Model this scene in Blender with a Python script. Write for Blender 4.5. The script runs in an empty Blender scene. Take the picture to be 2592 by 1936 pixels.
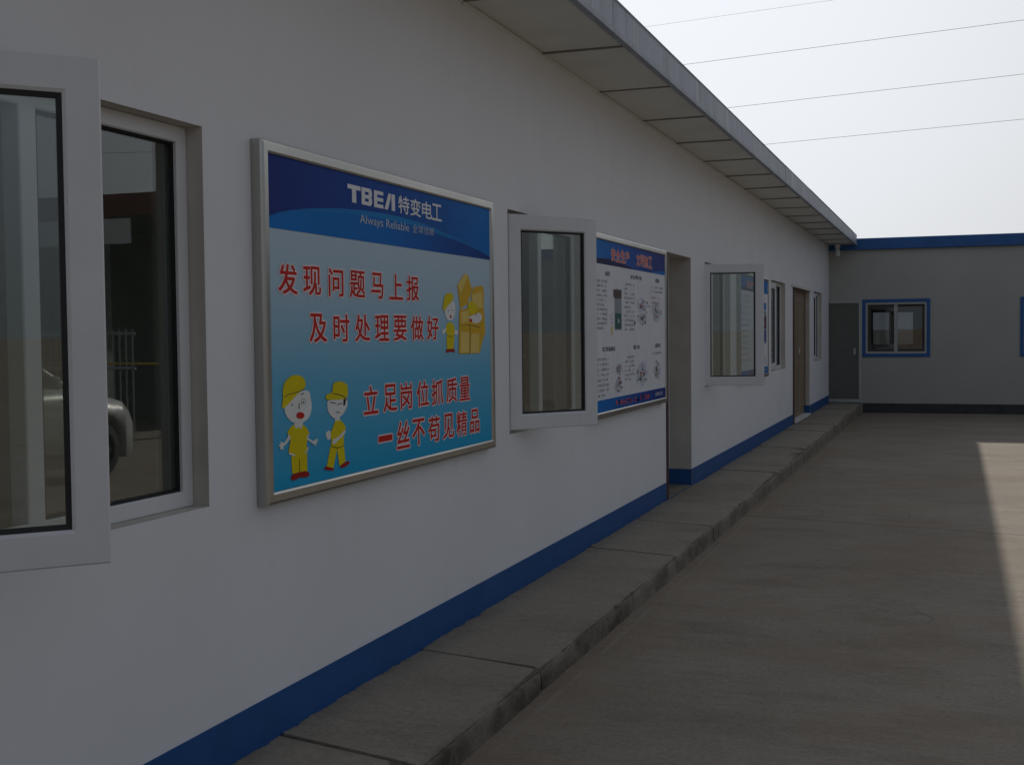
import bpy, math, random
from mathutils import Vector, Matrix
random.seed(7)
sc = bpy.context.scene
col = sc.collection
R = math.radians

# ------------------------------------------------------------------ camera
cam = bpy.data.cameras.new('camera')
cam.sensor_fit = 'HORIZONTAL'; cam.sensor_width = 36.0; cam.lens = 43.007
cam.clip_start = 0.05; cam.clip_end = 6000
co = bpy.data.objects.new('camera', cam); col.objects.link(co)
yaw, pit, rol = 0.345576614, -0.0404409417, -0.0103058801
f = Vector((-math.sin(yaw)*math.cos(pit), math.cos(yaw)*math.cos(pit), math.sin(pit)))
r = Vector((math.cos(yaw), math.sin(yaw), 0)); u = r.cross(f)
r2 = r*math.cos(rol) + u*math.sin(rol); u2 = -r*math.sin(rol) + u*math.cos(rol)
co.matrix_world = Matrix(((r2.x, u2.x, -f.x, 2.23), (r2.y, u2.y, -f.y, 0), (r2.z, u2.z, -f.z, 1.5), (0, 0, 0, 1)))
sc.camera = co

# ------------------------------------------------------------------ sky and sun
SUN = Vector((-0.615, 1.927, 1.0)).normalized()
EL = math.asin(SUN.z); AZ = math.atan2(SUN.x, SUN.y)
w = bpy.data.worlds.new('World'); sc.world = w; w.use_nodes = True
nt = w.node_tree; nt.nodes.clear()
sky = nt.nodes.new('ShaderNodeTexSky'); sky.sky_type = 'NISHITA'; sky.sun_disc = False
sky.sun_elevation = EL; sky.sun_rotation = AZ
sky.altitude = 0; sky.air_density = 1.0; sky.dust_density = 8.0; sky.ozone_density = 1.5
# near the horizon thick haze hides the dark band of the model: look up no lower than about six degrees
tc0 = nt.nodes.new('ShaderNodeTexCoord'); sx = nt.nodes.new('ShaderNodeSeparateXYZ'); cx_ = nt.nodes.new('ShaderNodeCombineXYZ')
z2 = nt.nodes.new('ShaderNodeMath'); z2.operation = 'MULTIPLY_ADD'; z2.inputs[2].default_value = .010
zs = nt.nodes.new('ShaderNodeMath'); zs.operation = 'SQRT'
nt.links.new(tc0.outputs['Generated'], sx.inputs[0]); nt.links.new(sx.outputs[2], z2.inputs[0]); nt.links.new(sx.outputs[2], z2.inputs[1]); nt.links.new(z2.outputs[0], zs.inputs[0])
nt.links.new(sx.outputs[0], cx_.inputs[0]); nt.links.new(sx.outputs[1], cx_.inputs[1]); nt.links.new(zs.outputs[0], cx_.inputs[2])
nrm = nt.nodes.new('ShaderNodeVectorMath'); nrm.operation = 'NORMALIZE'; nt.links.new(cx_.outputs[0], nrm.inputs[0]); nt.links.new(nrm.outputs[0], sky.inputs['Vector'])
bg = nt.nodes.new('ShaderNodeBackground'); bg.inputs[1].default_value = 0.12
ow = nt.nodes.new('ShaderNodeOutputWorld')
hs = nt.nodes.new('ShaderNodeHueSaturation'); hs.inputs['Saturation'].default_value = .42
nt.links.new(sky.outputs[0], hs.inputs['Color'])
# thick haze evens the sky out: the glow about the sun is rolled off, c / (1 + k c)
ma = nt.nodes.new('ShaderNodeVectorMath'); ma.operation = 'MULTIPLY_ADD'; ma.inputs[1].default_value = (.165,)*3; ma.inputs[2].default_value = (1, 1, 1)
dv = nt.nodes.new('ShaderNodeVectorMath'); dv.operation = 'DIVIDE'
nt.links.new(hs.outputs[0], ma.inputs[0]); nt.links.new(hs.outputs[0], dv.inputs[0]); nt.links.new(ma.outputs[0], dv.inputs[1]); tn = nt.nodes.new('ShaderNodeVectorMath'); tn.operation = 'MULTIPLY'; tn.inputs[1].default_value = (.94, .983, 1.05)
nt.links.new(dv.outputs[0], tn.inputs[0]); nt.links.new(tn.outputs[0], bg.inputs[0]); nt.links.new(bg.outputs[0], ow.inputs[0])
sl = bpy.data.lights.new('sun', 'SUN'); sl.energy = 2.0; sl.angle = R(0.6); sl.color = (1.0, 0.93, 0.82)
so = bpy.data.objects.new('sun', sl); col.objects.link(so)
so.rotation_euler = (-SUN).to_track_quat('-Z', 'Y').to_euler()
so.location = (-10, 30, 20)
vs = sc.view_settings
vs.view_transform = 'Standard'; vs.look = 'None'; vs.gamma = 1.0; vs.use_curve_mapping = False
vs.exposure = 0.52
sc.cycles.max_bounces = 10; sc.cycles.transparent_max_bounces = 24
sc.cycles.use_denoising = True

# ------------------------------------------------------------------ materials
def newmat(name):
    m = bpy.data.materials.new(name); m.use_nodes = True
    t = m.node_tree; b = t.nodes['Principled BSDF']
    return m, t, b
def N(t, typ, **k):
    n = t.nodes.new(typ)
    for a, v in k.items(): setattr(n, a, v)
    return n
def noise(t, scale, detail=6, rough=.6, stretch=(1, 1, 1), off=(0, 0, 0), dist=0.0):
    tc = N(t, 'ShaderNodeTexCoord'); mp = N(t, 'ShaderNodeMapping')
    mp.inputs['Scale'].default_value = stretch; mp.inputs['Location'].default_value = off
    n = N(t, 'ShaderNodeTexNoise'); n.inputs['Scale'].default_value = scale
    n.inputs['Detail'].default_value = detail; n.inputs['Roughness'].default_value = rough
    n.inputs['Distortion'].default_value = dist
    geo = N(t, 'ShaderNodeNewGeometry')
    t.links.new(geo.outputs['Position'], mp.inputs[0]); t.links.new(mp.outputs[0], n.inputs[0])
    return n.outputs[0]
def ramp(t, src, stops):
    c = N(t, 'ShaderNodeValToRGB'); e = c.color_ramp.elements
    while len(e) < len(stops): e.new(.5)
    for k, (p, v) in enumerate(stops):
        e[k].position = p; e[k].color = (v, v, v, 1) if isinstance(v, (int, float)) else (*v, 1)
    t.links.new(src, c.inputs[0]); return c.outputs[0]
def mixc(t, a, b, fac, mode='MIX'):
    m = N(t, 'ShaderNodeMix', data_type='RGBA', blend_type=mode)
    for k, v in ((6, a), (7, b)):
        if isinstance(v, tuple): m.inputs[k].default_value = (*v, 1)
        else: t.links.new(v, m.inputs[k])
    if isinstance(fac, (int, float)): m.inputs[0].default_value = fac
    else: t.links.new(fac, m.inputs[0])
    return m.outputs[2]
def bump(t, b, src, strength, dist=.01):
    n = N(t, 'ShaderNodeBump'); n.inputs['Strength'].default_value = strength; n.inputs['Distance'].default_value = dist
    t.links.new(src, n.inputs['Height']); t.links.new(n.outputs[0], b.inputs['Normal'])
def simple(name, c, rough=.6, metal=0.0, var=.12, scale=6, bmp=.0, spec=.5):
    m, t, b = newmat(name)
    n = noise(t, scale)
    lo = tuple(x*(1-var) for x in c); hi = tuple(min(1, x*(1+var)) for x in c)
    t.links.new(ramp(t, n, [(.3, lo), (.7, hi)]), b.inputs['Base Color'])
    b.inputs['Roughness'].default_value = rough; b.inputs['Metallic'].default_value = metal
    b.inputs['Specular IOR Level'].default_value = spec
    if bmp: bump(t, b, noise(t, scale*20, 4), bmp, .002)
    return m
def zpos(t):
    g = N(t, 'ShaderNodeNewGeometry'); s = N(t, 'ShaderNodeSeparateXYZ')
    t.links.new(g.outputs['Position'], s.inputs[0]); return s.outputs
def maprange(t, src, a, b_, c=0.0, d=1.0):
    m = N(t, 'ShaderNodeMapRange'); t.links.new(src, m.inputs[0])
    for k, v in zip((1, 2, 3, 4), (a, b_, c, d)): m.inputs[k].default_value = v
    return m.outputs[0]
def math_(t, op, a, b_):
    m = N(t, 'ShaderNodeMath', operation=op)
    for k, v in ((0, a), (1, b_)):
        if isinstance(v, (int, float)): m.inputs[k].default_value = v
        else: t.links.new(v, m.inputs[k])
    return m.outputs[0]

MT = {}
# painted plaster: faint roller mottling, a few rain streaks under the eave, splash dirt near the skirting
m, t, b = newmat('white_plaster')
c = ramp(t, noise(t, 1.3, 8, .65), [(.3, (.765, .762, .775)), (.7, (.81, .81, .825))])
st = ramp(t, noise(t, 3.0, 5, .6, (1, 2.4, .3), (3, 0, 0)), [(.56, 0.0), (.8, 1.0)])
zz = zpos(t)
stz = math_(t, 'MULTIPLY', st, .14)
c = mixc(t, c, (.60, .56, .49), stz)
sp = math_(t, 'MULTIPLY', ramp(t, noise(t, 5, 8, .7), [(.56, 0.0), (.8, 1.0)]), maprange(t, zz[2], .6, .25, 0.0, .22))
c = mixc(t, c, (.5, .46, .40), sp)
t.links.new(c, b.inputs['Base Color']); b.inputs['Roughness'].default_value = .85
bump(t, b, noise(t, 55, 6, .6), .12, .004); MT['plaster'] = m

m, t, b = newmat('blue_skirting_paint')
c = ramp(t, noise(t, 4, 8, .65), [(.3, (.003, .066, .235)), (.7, (.007, .09, .295))])
wr = ramp(t, noise(t, 26, 6, .7), [(.68, 0.0), (.78, .55)])
wr = math_(t, 'MULTIPLY', wr, maprange(t, zpos(t)[2], .22, .10, .15, 1.0))
c = mixc(t, c, (.25, .25, .23), wr)
t.links.new(c, b.inputs['Base Color']); b.inputs['Roughness'].default_value = .6
bump(t, b, noise(t, 40, 5), .2, .004); MT['skirt'] = m

def concrete(name, lo, hi, ledge=False):
    m, t, b = newmat(name)
    c = ramp(t, noise(t, .8, 9, .62), [(.28, lo), (.72, hi)])
    brush = ramp(t, noise(t, 11, 7, .68, (.45, 1.6, 1), (0, 0, 0), 1.2), [(.36, 0.0), (.70, 1.0)])
    c = mixc(t, c, tuple(x*.66 for x in lo), math_(t, 'MULTIPLY', brush, .30))
    spot = ramp(t, noise(t, 2.2, 8, .75, (.6, 1.2, 1), (9, 2, 0)), [(.5, 0.0), (.75, .6)])
    c = mixc(t, c, tuple(x*.55 for x in lo), spot)
    grain = ramp(t, noise(t, 48, 5, .85), [(.3, .72), (.5, 1.0), (.72, 1.25)])
    c = mixc(t, c, grain, 1.0, 'MULTIPLY')
    t.links.new(c, b.inputs['Base Color']); b.inputs['Roughness'].default_value = .88
    b.inputs['Specular IOR Level'].default_value = .3
    h = math_(t, 'ADD', noise(t, 70, 5, .7), math_(t, 'MULTIPLY', brush, .7))
    bump(t, b, h, .35, .006)
    return m, t, b, c
m, t, b, c = concrete('yard_concrete', (.222, .188, .148), (.318, .274, .220))
# dirt packed in the contraction joints that cross the yard
P = zpos(t)
def jointmask(t, P, y0, slope, w):
    d = math_(t, 'SUBTRACT', P[1], math_(t, 'ADD', math_(t, 'MULTIPLY', P[0], slope), y0))
    wob = math_(t, 'MULTIPLY', math_(t, 'SUBTRACT', noise(t, 3, 6, .7), .5), .05)
    d = N2 = math_(t, 'ADD', d, wob)
    ab = N(t, 'ShaderNodeMath', operation='ABSOLUTE'); t.links.new(d, ab.inputs[0])
    return maprange(t, ab.outputs[0], w*.4, w, .75, 0.0)
c = mixc(t, c, (.09, .075, .06), math_(t, 'MULTIPLY', jointmask(t, P, 10.22, -.2, .035), .6))
c = mixc(t, c, (.10, .085, .07), jointmask(t, P, 19.6, -.1, .035))
# hairline shrinkage cracks and old rust-brown blotches
def cracks(t, c, scale, colr, strength):
    tc = N(t, 'ShaderNodeNewGeometry'); wv = N(t, 'ShaderNodeVectorMath', operation='MULTIPLY_ADD'); nz = N(t, 'ShaderNodeTexNoise'); nz.inputs['Scale'].default_value = 1.3; nz.inputs['Detail'].default_value = 6
    t.links.new(tc.outputs['Position'], nz.inputs[0]); t.links.new(nz.outputs['Color'], wv.inputs[0]); wv.inputs[1].default_value = (.9, .9, 0); t.links.new(tc.outputs['Position'], wv.inputs[2])
    vo = N(t, 'ShaderNodeTexVoronoi', feature='DISTANCE_TO_EDGE'); vo.inputs['Scale'].default_value = scale; t.links.new(wv.outputs[0], vo.inputs[0])
    k = math_(t, 'MULTIPLY', maprange(t, vo.outputs['Distance'], .0012, .0035, strength, 0.0), ramp(t, noise(t, .5, 3, .5, (1, 1, 1), (2, 7, 0)), [(.5, 0.0), (.6, 1.0)]))
    return mixc(t, c, colr, k)
c = cracks(t, c, .34, (.07, .06, .048), .45)
c = mixc(t, c, (.21, .15, .10), ramp(t, noise(t, .9, 7, .68, (.8, 1.3, 1), (1, 5, 0)), [(.48, 0.0), (.70, .70)]))
c = mixc(t, c, (.11, .095, .075), ramp(t, noise(t, 7, 3, .55, (1, 1, 1), (5, 2, 0)), [(.70, 0.0), (.76, .45)]))
# silt washed along the foot of the kerb
silt = math_(t, 'MULTIPLY', ramp(t, noise(t, 2.5, 7, .7), [(.35, 0.0), (.7, 1.0)]), maprange(t, P[0], 1.0, .62, 0.0, .7))
c = mixc(t, c, (.21, .145, .09), silt)
# smear of pale mortar left along the kerb
ab2 = N(t, 'ShaderNodeMath', operation='ABSOLUTE'); t.links.new(math_(t, 'SUBTRACT', P[0], math_(t, 'ADD', math_(t, 'MULTIPLY', noise(t, 1.1, 4), .05), .665)), ab2.inputs[0])
c = mixc(t, c, (.36, .325, .28), math_(t, 'MULTIPLY', maprange(t, ab2.outputs[0], .003, .016, .28, 0.0), ramp(t, noise(t, 2, 4, .6, (1, 1, 1), (8, 8, 0)), [(.4, 0.0), (.55, 1.0)])))
t.links.new(c, b.inputs['Base Color']); MT['yard'] = m

m, t, b, c = concrete('walkway_concrete', (.26, .225, .18), (.335, .295, .24))
P = zpos(t)
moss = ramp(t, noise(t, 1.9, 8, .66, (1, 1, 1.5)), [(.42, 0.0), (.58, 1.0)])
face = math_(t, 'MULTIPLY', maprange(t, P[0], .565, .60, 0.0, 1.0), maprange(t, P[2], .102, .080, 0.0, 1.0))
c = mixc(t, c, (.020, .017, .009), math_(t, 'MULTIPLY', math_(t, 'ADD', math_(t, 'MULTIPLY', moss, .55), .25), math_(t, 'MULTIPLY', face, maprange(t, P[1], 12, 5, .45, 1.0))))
edge = math_(t, 'MULTIPLY', ramp(t, noise(t, 4, 8, .7, (1, 1, 1), (4, 1, 0)), [(.52, 0.0), (.72, .8)]), maprange(t, P[0], .42, .62, 0.0, 1.0))
c = mixc(t, c, (.13, .11, .085), edge)
wallside = math_(t, 'MULTIPLY', ramp(t, noise(t, 5, 8, .7), [(.4, 0.0), (.7, .8)]), maprange(t, P[0], .14, .0, 0.0, 1.0))
c = mixc(t, c, (.12, .11, .09), wallside)
# skirting paint slopped onto the slabs
pa = math_(t, 'SUBTRACT', math_(t, 'MULTIPLY', noise(t, 9, 7, .75, (1, 1, 1), (3, 3, 0)), .075), P[0])
c = mixc(t, c, (.006, .07, .22), math_(t, 'MULTIPLY', maprange(t, pa, .022, .027, 0.0, .9), maprange(t, P[0], -.003, 0.0, 0.0, 1.0)))
t.links.new(c, b.inputs['Base Color']); MT['walk'] = m
MT['dirt'] = simple('joint_dirt', (.12, .10, .075), .95, var=.4, scale=20)

MT['reveal'] = simple('bare_render_reveal', (.56, .52, .465), .85, var=.1, scale=4)
MT['pvc'] = simple('white_window_profile', (.70, .70, .71), .42, var=.05, scale=5)
MT['rubber'] = simple('black_gasket', (.012, .012, .013), .6)
MT['soffit'] = simple('soffit_panel_paint', (.70, .70, .65), .6, var=.07, scale=2.2)
m, t, b = newmat('weathered_fascia_metal')
c = ramp(t, noise(t, 3, 6, .6), [(.3, (.27, .30, .37)), (.7, (.34, .37, .44))])
s1 = ramp(t, noise(t, 9, 5, .65, (1, 1.0, .12)), [(.5, 0.0), (.68, .7)])
c = mixc(t, c, (.19, .205, .24), s1)
s2 = ramp(t, noise(t, 7, 5, .65, (1, 1.0, .10), (5, 3, 0)), [(.58, 0.0), (.66, .8)])
c = mixc(t, c, (.62, .63, .65), math_(t, 'MULTIPLY', s2, maprange(t, zpos(t)[1], 6, 16, .2, 1.0)))
t.links.new(c, b.inputs['Base Color']); b.inputs['Roughness'].default_value = .5; MT['fascia'] = m
MT['seam'] = simple('soffit_seam_trim', (.23, .22, .195), .7)
MT['darkgap'] = simple('dark_gap', (.05, .047, .043), .9)
m, t, b = newmat('brushed_steel')
t.links.new(ramp(t, noise(t, 2.5, 5, .6), [(.3, (.43, .42, .395)), (.7, (.50, .49, .465))]), b.inputs['Base Color'])
b.inputs['Metallic'].default_value = 1.0
t.links.new(ramp(t, noise(t, 2, 4, .6), [(.3, .26), (.7, .36)]), b.inputs['Roughness'])
bump(t, b, noise(t, 6, 2, .5), .08, .004); MT['steel'] = m
m, t, b = newmat('window_glass')
t.nodes.remove(b); out = t.nodes['Material Output']
fr = N(t, 'ShaderNodeFresnel'); g_ = N(t, 'ShaderNodeNewGeometry'); t.links.new(maprange(t, g_.outputs['Backfacing'], 0, 1, 1.95, 1/1.95), fr.inputs[0])
gl = N(t, 'ShaderNodeBsdfGlossy'); gl.inputs['Roughness'].default_value = 0.0; gl.inputs[0].default_value = (.95, .96, .97, 1)
tr = N(t, 'ShaderNodeBsdfTransparent'); tr.inputs[0].default_value = (.76, .80, .78, 1)
mx = N(t, 'ShaderNodeMixShader'); t.links.new(fr.outputs[0], mx.inputs[0]); t.links.new(tr.outputs[0], mx.inputs[1]); t.links.new(gl.outputs[0], mx.inputs[2])
t.links.new(mx.outputs[0], out.inputs[0]); MT['glass'] = m
m2 = m.copy(); m2.name = 'dusty_tinted_glass'
for n_ in m2.node_tree.nodes:
    if n_.bl_idname == 'ShaderNodeBsdfTransparent': n_.inputs[0].default_value = (.50, .52, .54, 1)
MT['tint'] = m2
MT['maroon'] = simple('dark_red_door_paint', (.055, .014, .014), .5, var=.3)
MT['wood'] = simple('brown_door_panel', (.27, .20, .135), .5, var=.14, scale=3)
MT['room'] = simple('room_paint', (.76, .77, .73), .9)
MT['roomfloor'] = simple('room_floor', (.42, .38, .33), .6)
MT['panel'] = simple('grey_panel_wall', (.405, .395, .36), .6, var=.05, scale=1.2, bmp=.05)
MT['bluetrim'] = simple('blue_trim_metal', (.012, .10, .31), .5, var=.18, scale=5)
MT['blackskirt'] = simple('dark_base_band', (.045, .047, .055), .8, var=.3)
MT['greydoor'] = simple('grey_green_door', (.125, .13, .115), .6, var=.08)
MT['alu'] = simple('pale_aluminium', (.42, .43, .42), .4, var=.06)
MT['brownframe'] = simple('dark_brown_frame', (.06, .05, .042), .5)
MT['whiteplastic'] = simple('white_plastic', (.72, .72, .70), .45, var=.05)
MT['wire'] = simple('wire_metal', (.20, .20, .21), .6)
MT['carpaint'] = simple('white_car_paint', (.48, .49, .49), .25, var=.03)
MT['tyre'] = simple('tyre_rubber', (.02, .02, .021), .85)
MT['alloy'] = simple('wheel_alloy', (.35, .36, .37), .35, metal=.6)
MT['carglass'] = simple('car_glass', (.02, .025, .03), .08)
MT['carblack'] = simple('black_plastic', (.025, .025, .026), .6)
MT['lampclear'] = simple('headlamp_lens', (.55, .56, .57), .15)
MT['redlens'] = simple('tail_lamp_lens', (.28, .015, .012), .2)
MT['shedred'] = simple('dark_red_shed_fascia', (.14, .022, .02), .6)
MT['shedwall'] = simple('shed_sheet', (.17, .18, .19), .7, var=.2, scale=1.5)
MT['ply'] = simple('cupboard_veneer', (.30, .10, .045), .45, var=.2, scale=4)
# printed inks
def ink(name, c, rough=.6): MT[name] = simple('print_'+name, c, rough, var=.05, scale=9, spec=.12)
ink('yellow', (.74, .60, .005)); ink('skin', (.80, .79, .76)); ink('red', (.58, .022, .015)); ink('shoe', (.36, .02, .012))
ink('ink', (.02, .02, .022)); ink('gold', (.72, .44, .03)); ink('gold_light', (.80, .60, .16)); ink('line', (.16, .12, .03))
ink('halo', (.88, .74, .74)); ink('white', (.80, .81, .83)); ink('dullwhite', (.50, .56, .64)); ink('paper', (.74, .75, .79))
ink('orange', (.68, .09, .04)); ink('greytext', (.33, .34, .38)); ink('bluetext', (.07, .10, .27)); ink('redtext', (.55, .15, .16))
ink('teal', (.055, .13, .14)); ink('umber', (.11, .075, .07)); ink('lilac', (.56, .56, .66)); ink('palegreen', (.42, .50, .46)); ink('pinkish', (.50, .33, .36)); ink('steelgrey', (.30, .32, .36)); ink('brick', (.36, .11, .07)); ink('darkgreen', (.07, .16, .11)); ink('navy', (.012, .02, .09)); ink('purple', (.10, .025, .12))
def posgrad(name, axis, a, b_, stops):
    m, t, b = newmat('print_'+name)
    g = maprange(t, zpos(t)[axis], a, b_)
    g = math_(t, 'ADD', g, math_(t, 'MULTIPLY', math_(t, 'SUBTRACT', noise(t, 3, 4), .5), .06))
    t.links.new(ramp(t, g, stops), b.inputs['Base Color']); b.inputs['Roughness'].default_value = .6; b.inputs['Specular IOR Level'].default_value = .12; bump(t, b, noise(t, 1.6, 2, .4), .12, .02); MT[name] = m
# the print's own colour fade, from pale at its middle to cyan-blue at its foot
posgrad('sky_fade', 2, 1.87, .96, [(0, (.52, .64, .74)), (.25, (.42, .60, .72)), (.6, (.14, .47, .69)), (1, (.012, .37, .66))])
posgrad('header_high', 1, 3.65, 5.77, [(0, (.016, .036, .22)), (.35, (.010, .065, .33)), (.7, (.006, .11, .42)), (1, (.004, .17, .55))])
posgrad('header_low', 1, 3.65, 5.77, [(0, (.004, .19, .58)), (.45, (.004, .16, .54)), (.75, (.006, .08, .36)), (1, (.010, .045, .24))])
posgrad('header_rim', 1, 3.65, 5.77, [(0, (.01, .17, .52)), (.5, (.01, .24, .58)), (1, (.006, .15, .48))])
posgrad('strip_a', 1, 7.6, 9.8, [(0, (.003, .19, .58)), (.5, (.008, .08, .38)), (.85, (.012, .04, .24)), (1, (.018, .035, .22))])

# ------------------------------------------------------------------ mesh helpers
class MB:
    def __init__(s): s.v = []; s.f = []; s.mi = []; s.mats = []; s.sm = []
    def mid(s, m):
        if m not in s.mats: s.mats.append(m)
        return s.mats.index(m)
    def face(s, pts, m, smooth=False):
        k = len(s.v); s.v += [tuple(p) for p in pts]; s.f.append(tuple(range(k, k+len(pts)))); s.mi.append(s.mid(m)); s.sm.append(smooth)
    def mesh(s, vs_, fs, m, smooth=False):
        k = len(s.v); s.v += [tuple(p) for p in vs_]; i = s.mid(m)
        for q in fs: s.f.append(tuple(k+j for j in q)); s.mi.append(i); s.sm.append(smooth)
    def box(s, x0, x1, y0, y1, z0, z1, m, M=None):
        p = [(x0, y0, z0), (x1, y0, z0), (x1, y1, z0), (x0, y1, z0), (x0, y0, z1), (x1, y0, z1), (x1, y1, z1), (x0, y1, z1)]
        if M: p = [M(*q) for q in p]
        s.mesh(p, [(0, 3, 2, 1), (4, 5, 6, 7), (0, 1, 5, 4), (1, 2, 6, 5), (2, 3, 7, 6), (3, 0, 4, 7)], m)
    def rbox(s, x0, x1, y0, y1, z0, z1, m, c=.004, M=None):
        # box with chamfered edges
        vs_ = []; idx = {}
        X, Y, Z = (x0, x1), (y0, y1), (z0, z1)
        for i in (0, 1):
            for j in (0, 1):
                for k in (0, 1):
                    sx, sy, sz = (1-2*i)*c, (1-2*j)*c, (1-2*k)*c
                    for a, d in (('x', (0, sy, sz)), ('y', (sx, 0, sz)), ('z', (sx, sy, 0))):
                        idx[(i, j, k, a)] = len(vs_); vs_.append((X[i]+d[0], Y[j]+d[1], Z[k]+d[2]))
        F = []
        for i in (0, 1): F.append([idx[(i, j, k, 'x')] for j, k in ((0, 0), (1, 0), (1, 1), (0, 1))])
        for j in (0, 1): F.append([idx[(i, j, k, 'y')] for i, k in ((0, 0), (1, 0), (1, 1), (0, 1))])
        for k in (0, 1): F.append([idx[(i, j, k, 'z')] for i, j in ((0, 0), (1, 0), (1, 1), (0, 1))])
        for a in (0, 1):
            for b in (0, 1):
                F.append([idx[(0, a, b, 'y')], idx[(1, a, b, 'y')], idx[(1, a, b, 'z')], idx[(0, a, b, 'z')]])
                F.append([idx[(a, 0, b, 'x')], idx[(a, 1, b, 'x')], idx[(a, 1, b, 'z')], idx[(a, 0, b, 'z')]])
                F.append([idx[(a, b, 0, 'x')], idx[(a, b, 1, 'x')], idx[(a, b, 1, 'y')], idx[(a, b, 0, 'y')]])
        for q in [(i, j, k) for i in (0, 1) for j in (0, 1) for k in (0, 1)]: F.append([idx[q+('x',)], idx[q+('y',)], idx[q+('z',)]])
        if M: vs_ = [M(*q) for q in vs_]
        s.mesh(vs_, F, m)
    def frame(s, u0, u1, v0, v1, prof, m, M):
        # profile [(inset, depth)...] swept round a rectangle with mitred corners
        n = len(prof); vs_ = []
        for cu, cv, su, sv in ((u0, v0, 1, 1), (u1, v0, -1, 1), (u1, v1, -1, -1), (u0, v1, 1, -1)):
            for a, d in prof: vs_.append(M(cu+su*a, cv+sv*a, d))
        F = [(c*n+k, c*n+(k+1) % n, ((c+1) % 4)*n+(k+1) % n, ((c+1) % 4)*n+k) for c in range(4) for k in range(n)]
        s.mesh(vs_, F, m)
    def tube(s, pts, rad, m, n=8, smooth=True, caps=True):
        vs_ = []; F = []
        for i, p in enumerate(pts):
            p = Vector(p); a = Vector(pts[max(0, i-1)]); b = Vector(pts[min(len(pts)-1, i+1)])
            d = (b-a).normalized(); x = d.orthogonal().normalized() if i == 0 else (x-d*x.dot(d)).normalized(); y = d.cross(x)
            rr = rad[i] if isinstance(rad, (list, tuple)) else rad
            for k in range(n): vs_.append(p+(x*math.cos(2*math.pi*k/n)+y*math.sin(2*math.pi*k/n))*rr)
        for i in range(len(pts)-1):
            for k in range(n): F.append((i*n+k, i*n+(k+1) % n, (i+1)*n+(k+1) % n, (i+1)*n+k))
        s.mesh(vs_, F, m, smooth)
        if caps: s.mesh(vs_[:n], [tuple(range(n))], m); s.mesh(vs_[-n:], [tuple(range(n))], m)
    def build(s, name, parent=None, fix=True):
        off = WL.get(parent.name, Vector()) if parent else Vector()
        me = bpy.data.meshes.new(name); me.from_pydata([tuple(Vector(p)-off) for p in s.v], [], s.f)
        for k in s.mats: me.materials.append(MT[k])
        me.polygons.foreach_set('material_index', s.mi); me.polygons.foreach_set('use_smooth', s.sm)
        if fix:
            import bmesh
            bm = bmesh.new(); bm.from_mesh(me); bmesh.ops.recalc_face_normals(bm, faces=bm.faces[:]); bm.to_mesh(me); bm.free()
        o = bpy.data.objects.new(name, me); col.objects.link(o)
        if parent: o.parent = parent; WL[o.name] = off
        return o
WL = {}
def thing(name, label, cat, loc, group=None):
    o = bpy.data.objects.new(name, None); col.objects.link(o); o.location = loc; o.empty_display_size = .2
    WL[o.name] = Vector(loc); tag(o, label, cat, group); return o
def tag(o, label, cat, group=None):
    o['label'] = label; o['category'] = cat
    if group: o['group'] = group
    return o
def struct(o): o['kind'] = 'structure'; return o
def WM(u_, v_, d): return (d, u_, v_)                 # long wall: u along y, depth out of the wall
FY = 24.2
def FM(u_, v_, d): return (u_, FY-d, v_)              # end wall: u along x, depth towards the yard

def wall_sheet(mb, u0, u1, v0, v1, holes, d0, d1, m, M, reveal=True):
    us = sorted({u0, u1} | {h[0] for h in holes} | {h[1] for h in holes})
    vs_ = sorted({v0, v1} | {h[2] for h in holes} | {h[3] for h in holes})
    for a, b in zip(us, us[1:]):
        for c_, e in zip(vs_, vs_[1:]):
            mu, mv = (a+b)/2, (c_+e)/2
            if any(h[0] < mu < h[1] and h[2] < mv < h[3] for h in holes): continue
            for d in (d0, d1): mb.face([M(a, c_, d), M(b, c_, d), M(b, e, d), M(a, e, d)], m)
    for h in holes:
        a, b, c_, e = h
        for p, q in (((a, c_), (b, c_)), ((b, c_), (b, e)), ((b, e), (a, e)), ((a, e), (a, c_))):
            if p[1] == q[1] == v0: continue
            mb.face([M(*p, d0), M(*q, d0), M(*q, d1), M(*p, d1)], 'reveal' if m == 'plaster' else m)
    for p, q in (((u0, v0), (u0, v1)), ((u1, v0), (u1, v1)), ((u0, v1), (u1, v1))):
        mb.face([M(*p, d0), M(*q, d0), M(*q, d1), M(*p, d1)], m)

# ------------------------------------------------------------------ ground
GZ = lambda y: 0.0 if y < 5 else (-.0045*(y-5) if y < 26 else -.0945)
def ground():
    mb = MB()
    ys = [-3000, -300, -60, -20, -5, 0, 3, 5, 6.5, 8, 10, 12, 14, 16, 18, 20, 22, 24, 26, 40, 90, 400, 3000]
    xs = [-3000, -300, -40, -9, 0, .3, .62, 1.2, 2, 3, 5, 8, 12, 20, 60, 300, 3000]
    vs_ = [(x, y, GZ(y)) for y in ys for x in xs]; n = len(xs)
    mb.mesh(vs_, [(j*n+i, j*n+i+1, (j+1)*n+i+1, (j+1)*n+i) for j in range(len(ys)-1) for i in range(n-1)], 'yard', True)
    return struct(mb.build('ground'))
ground()

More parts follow.
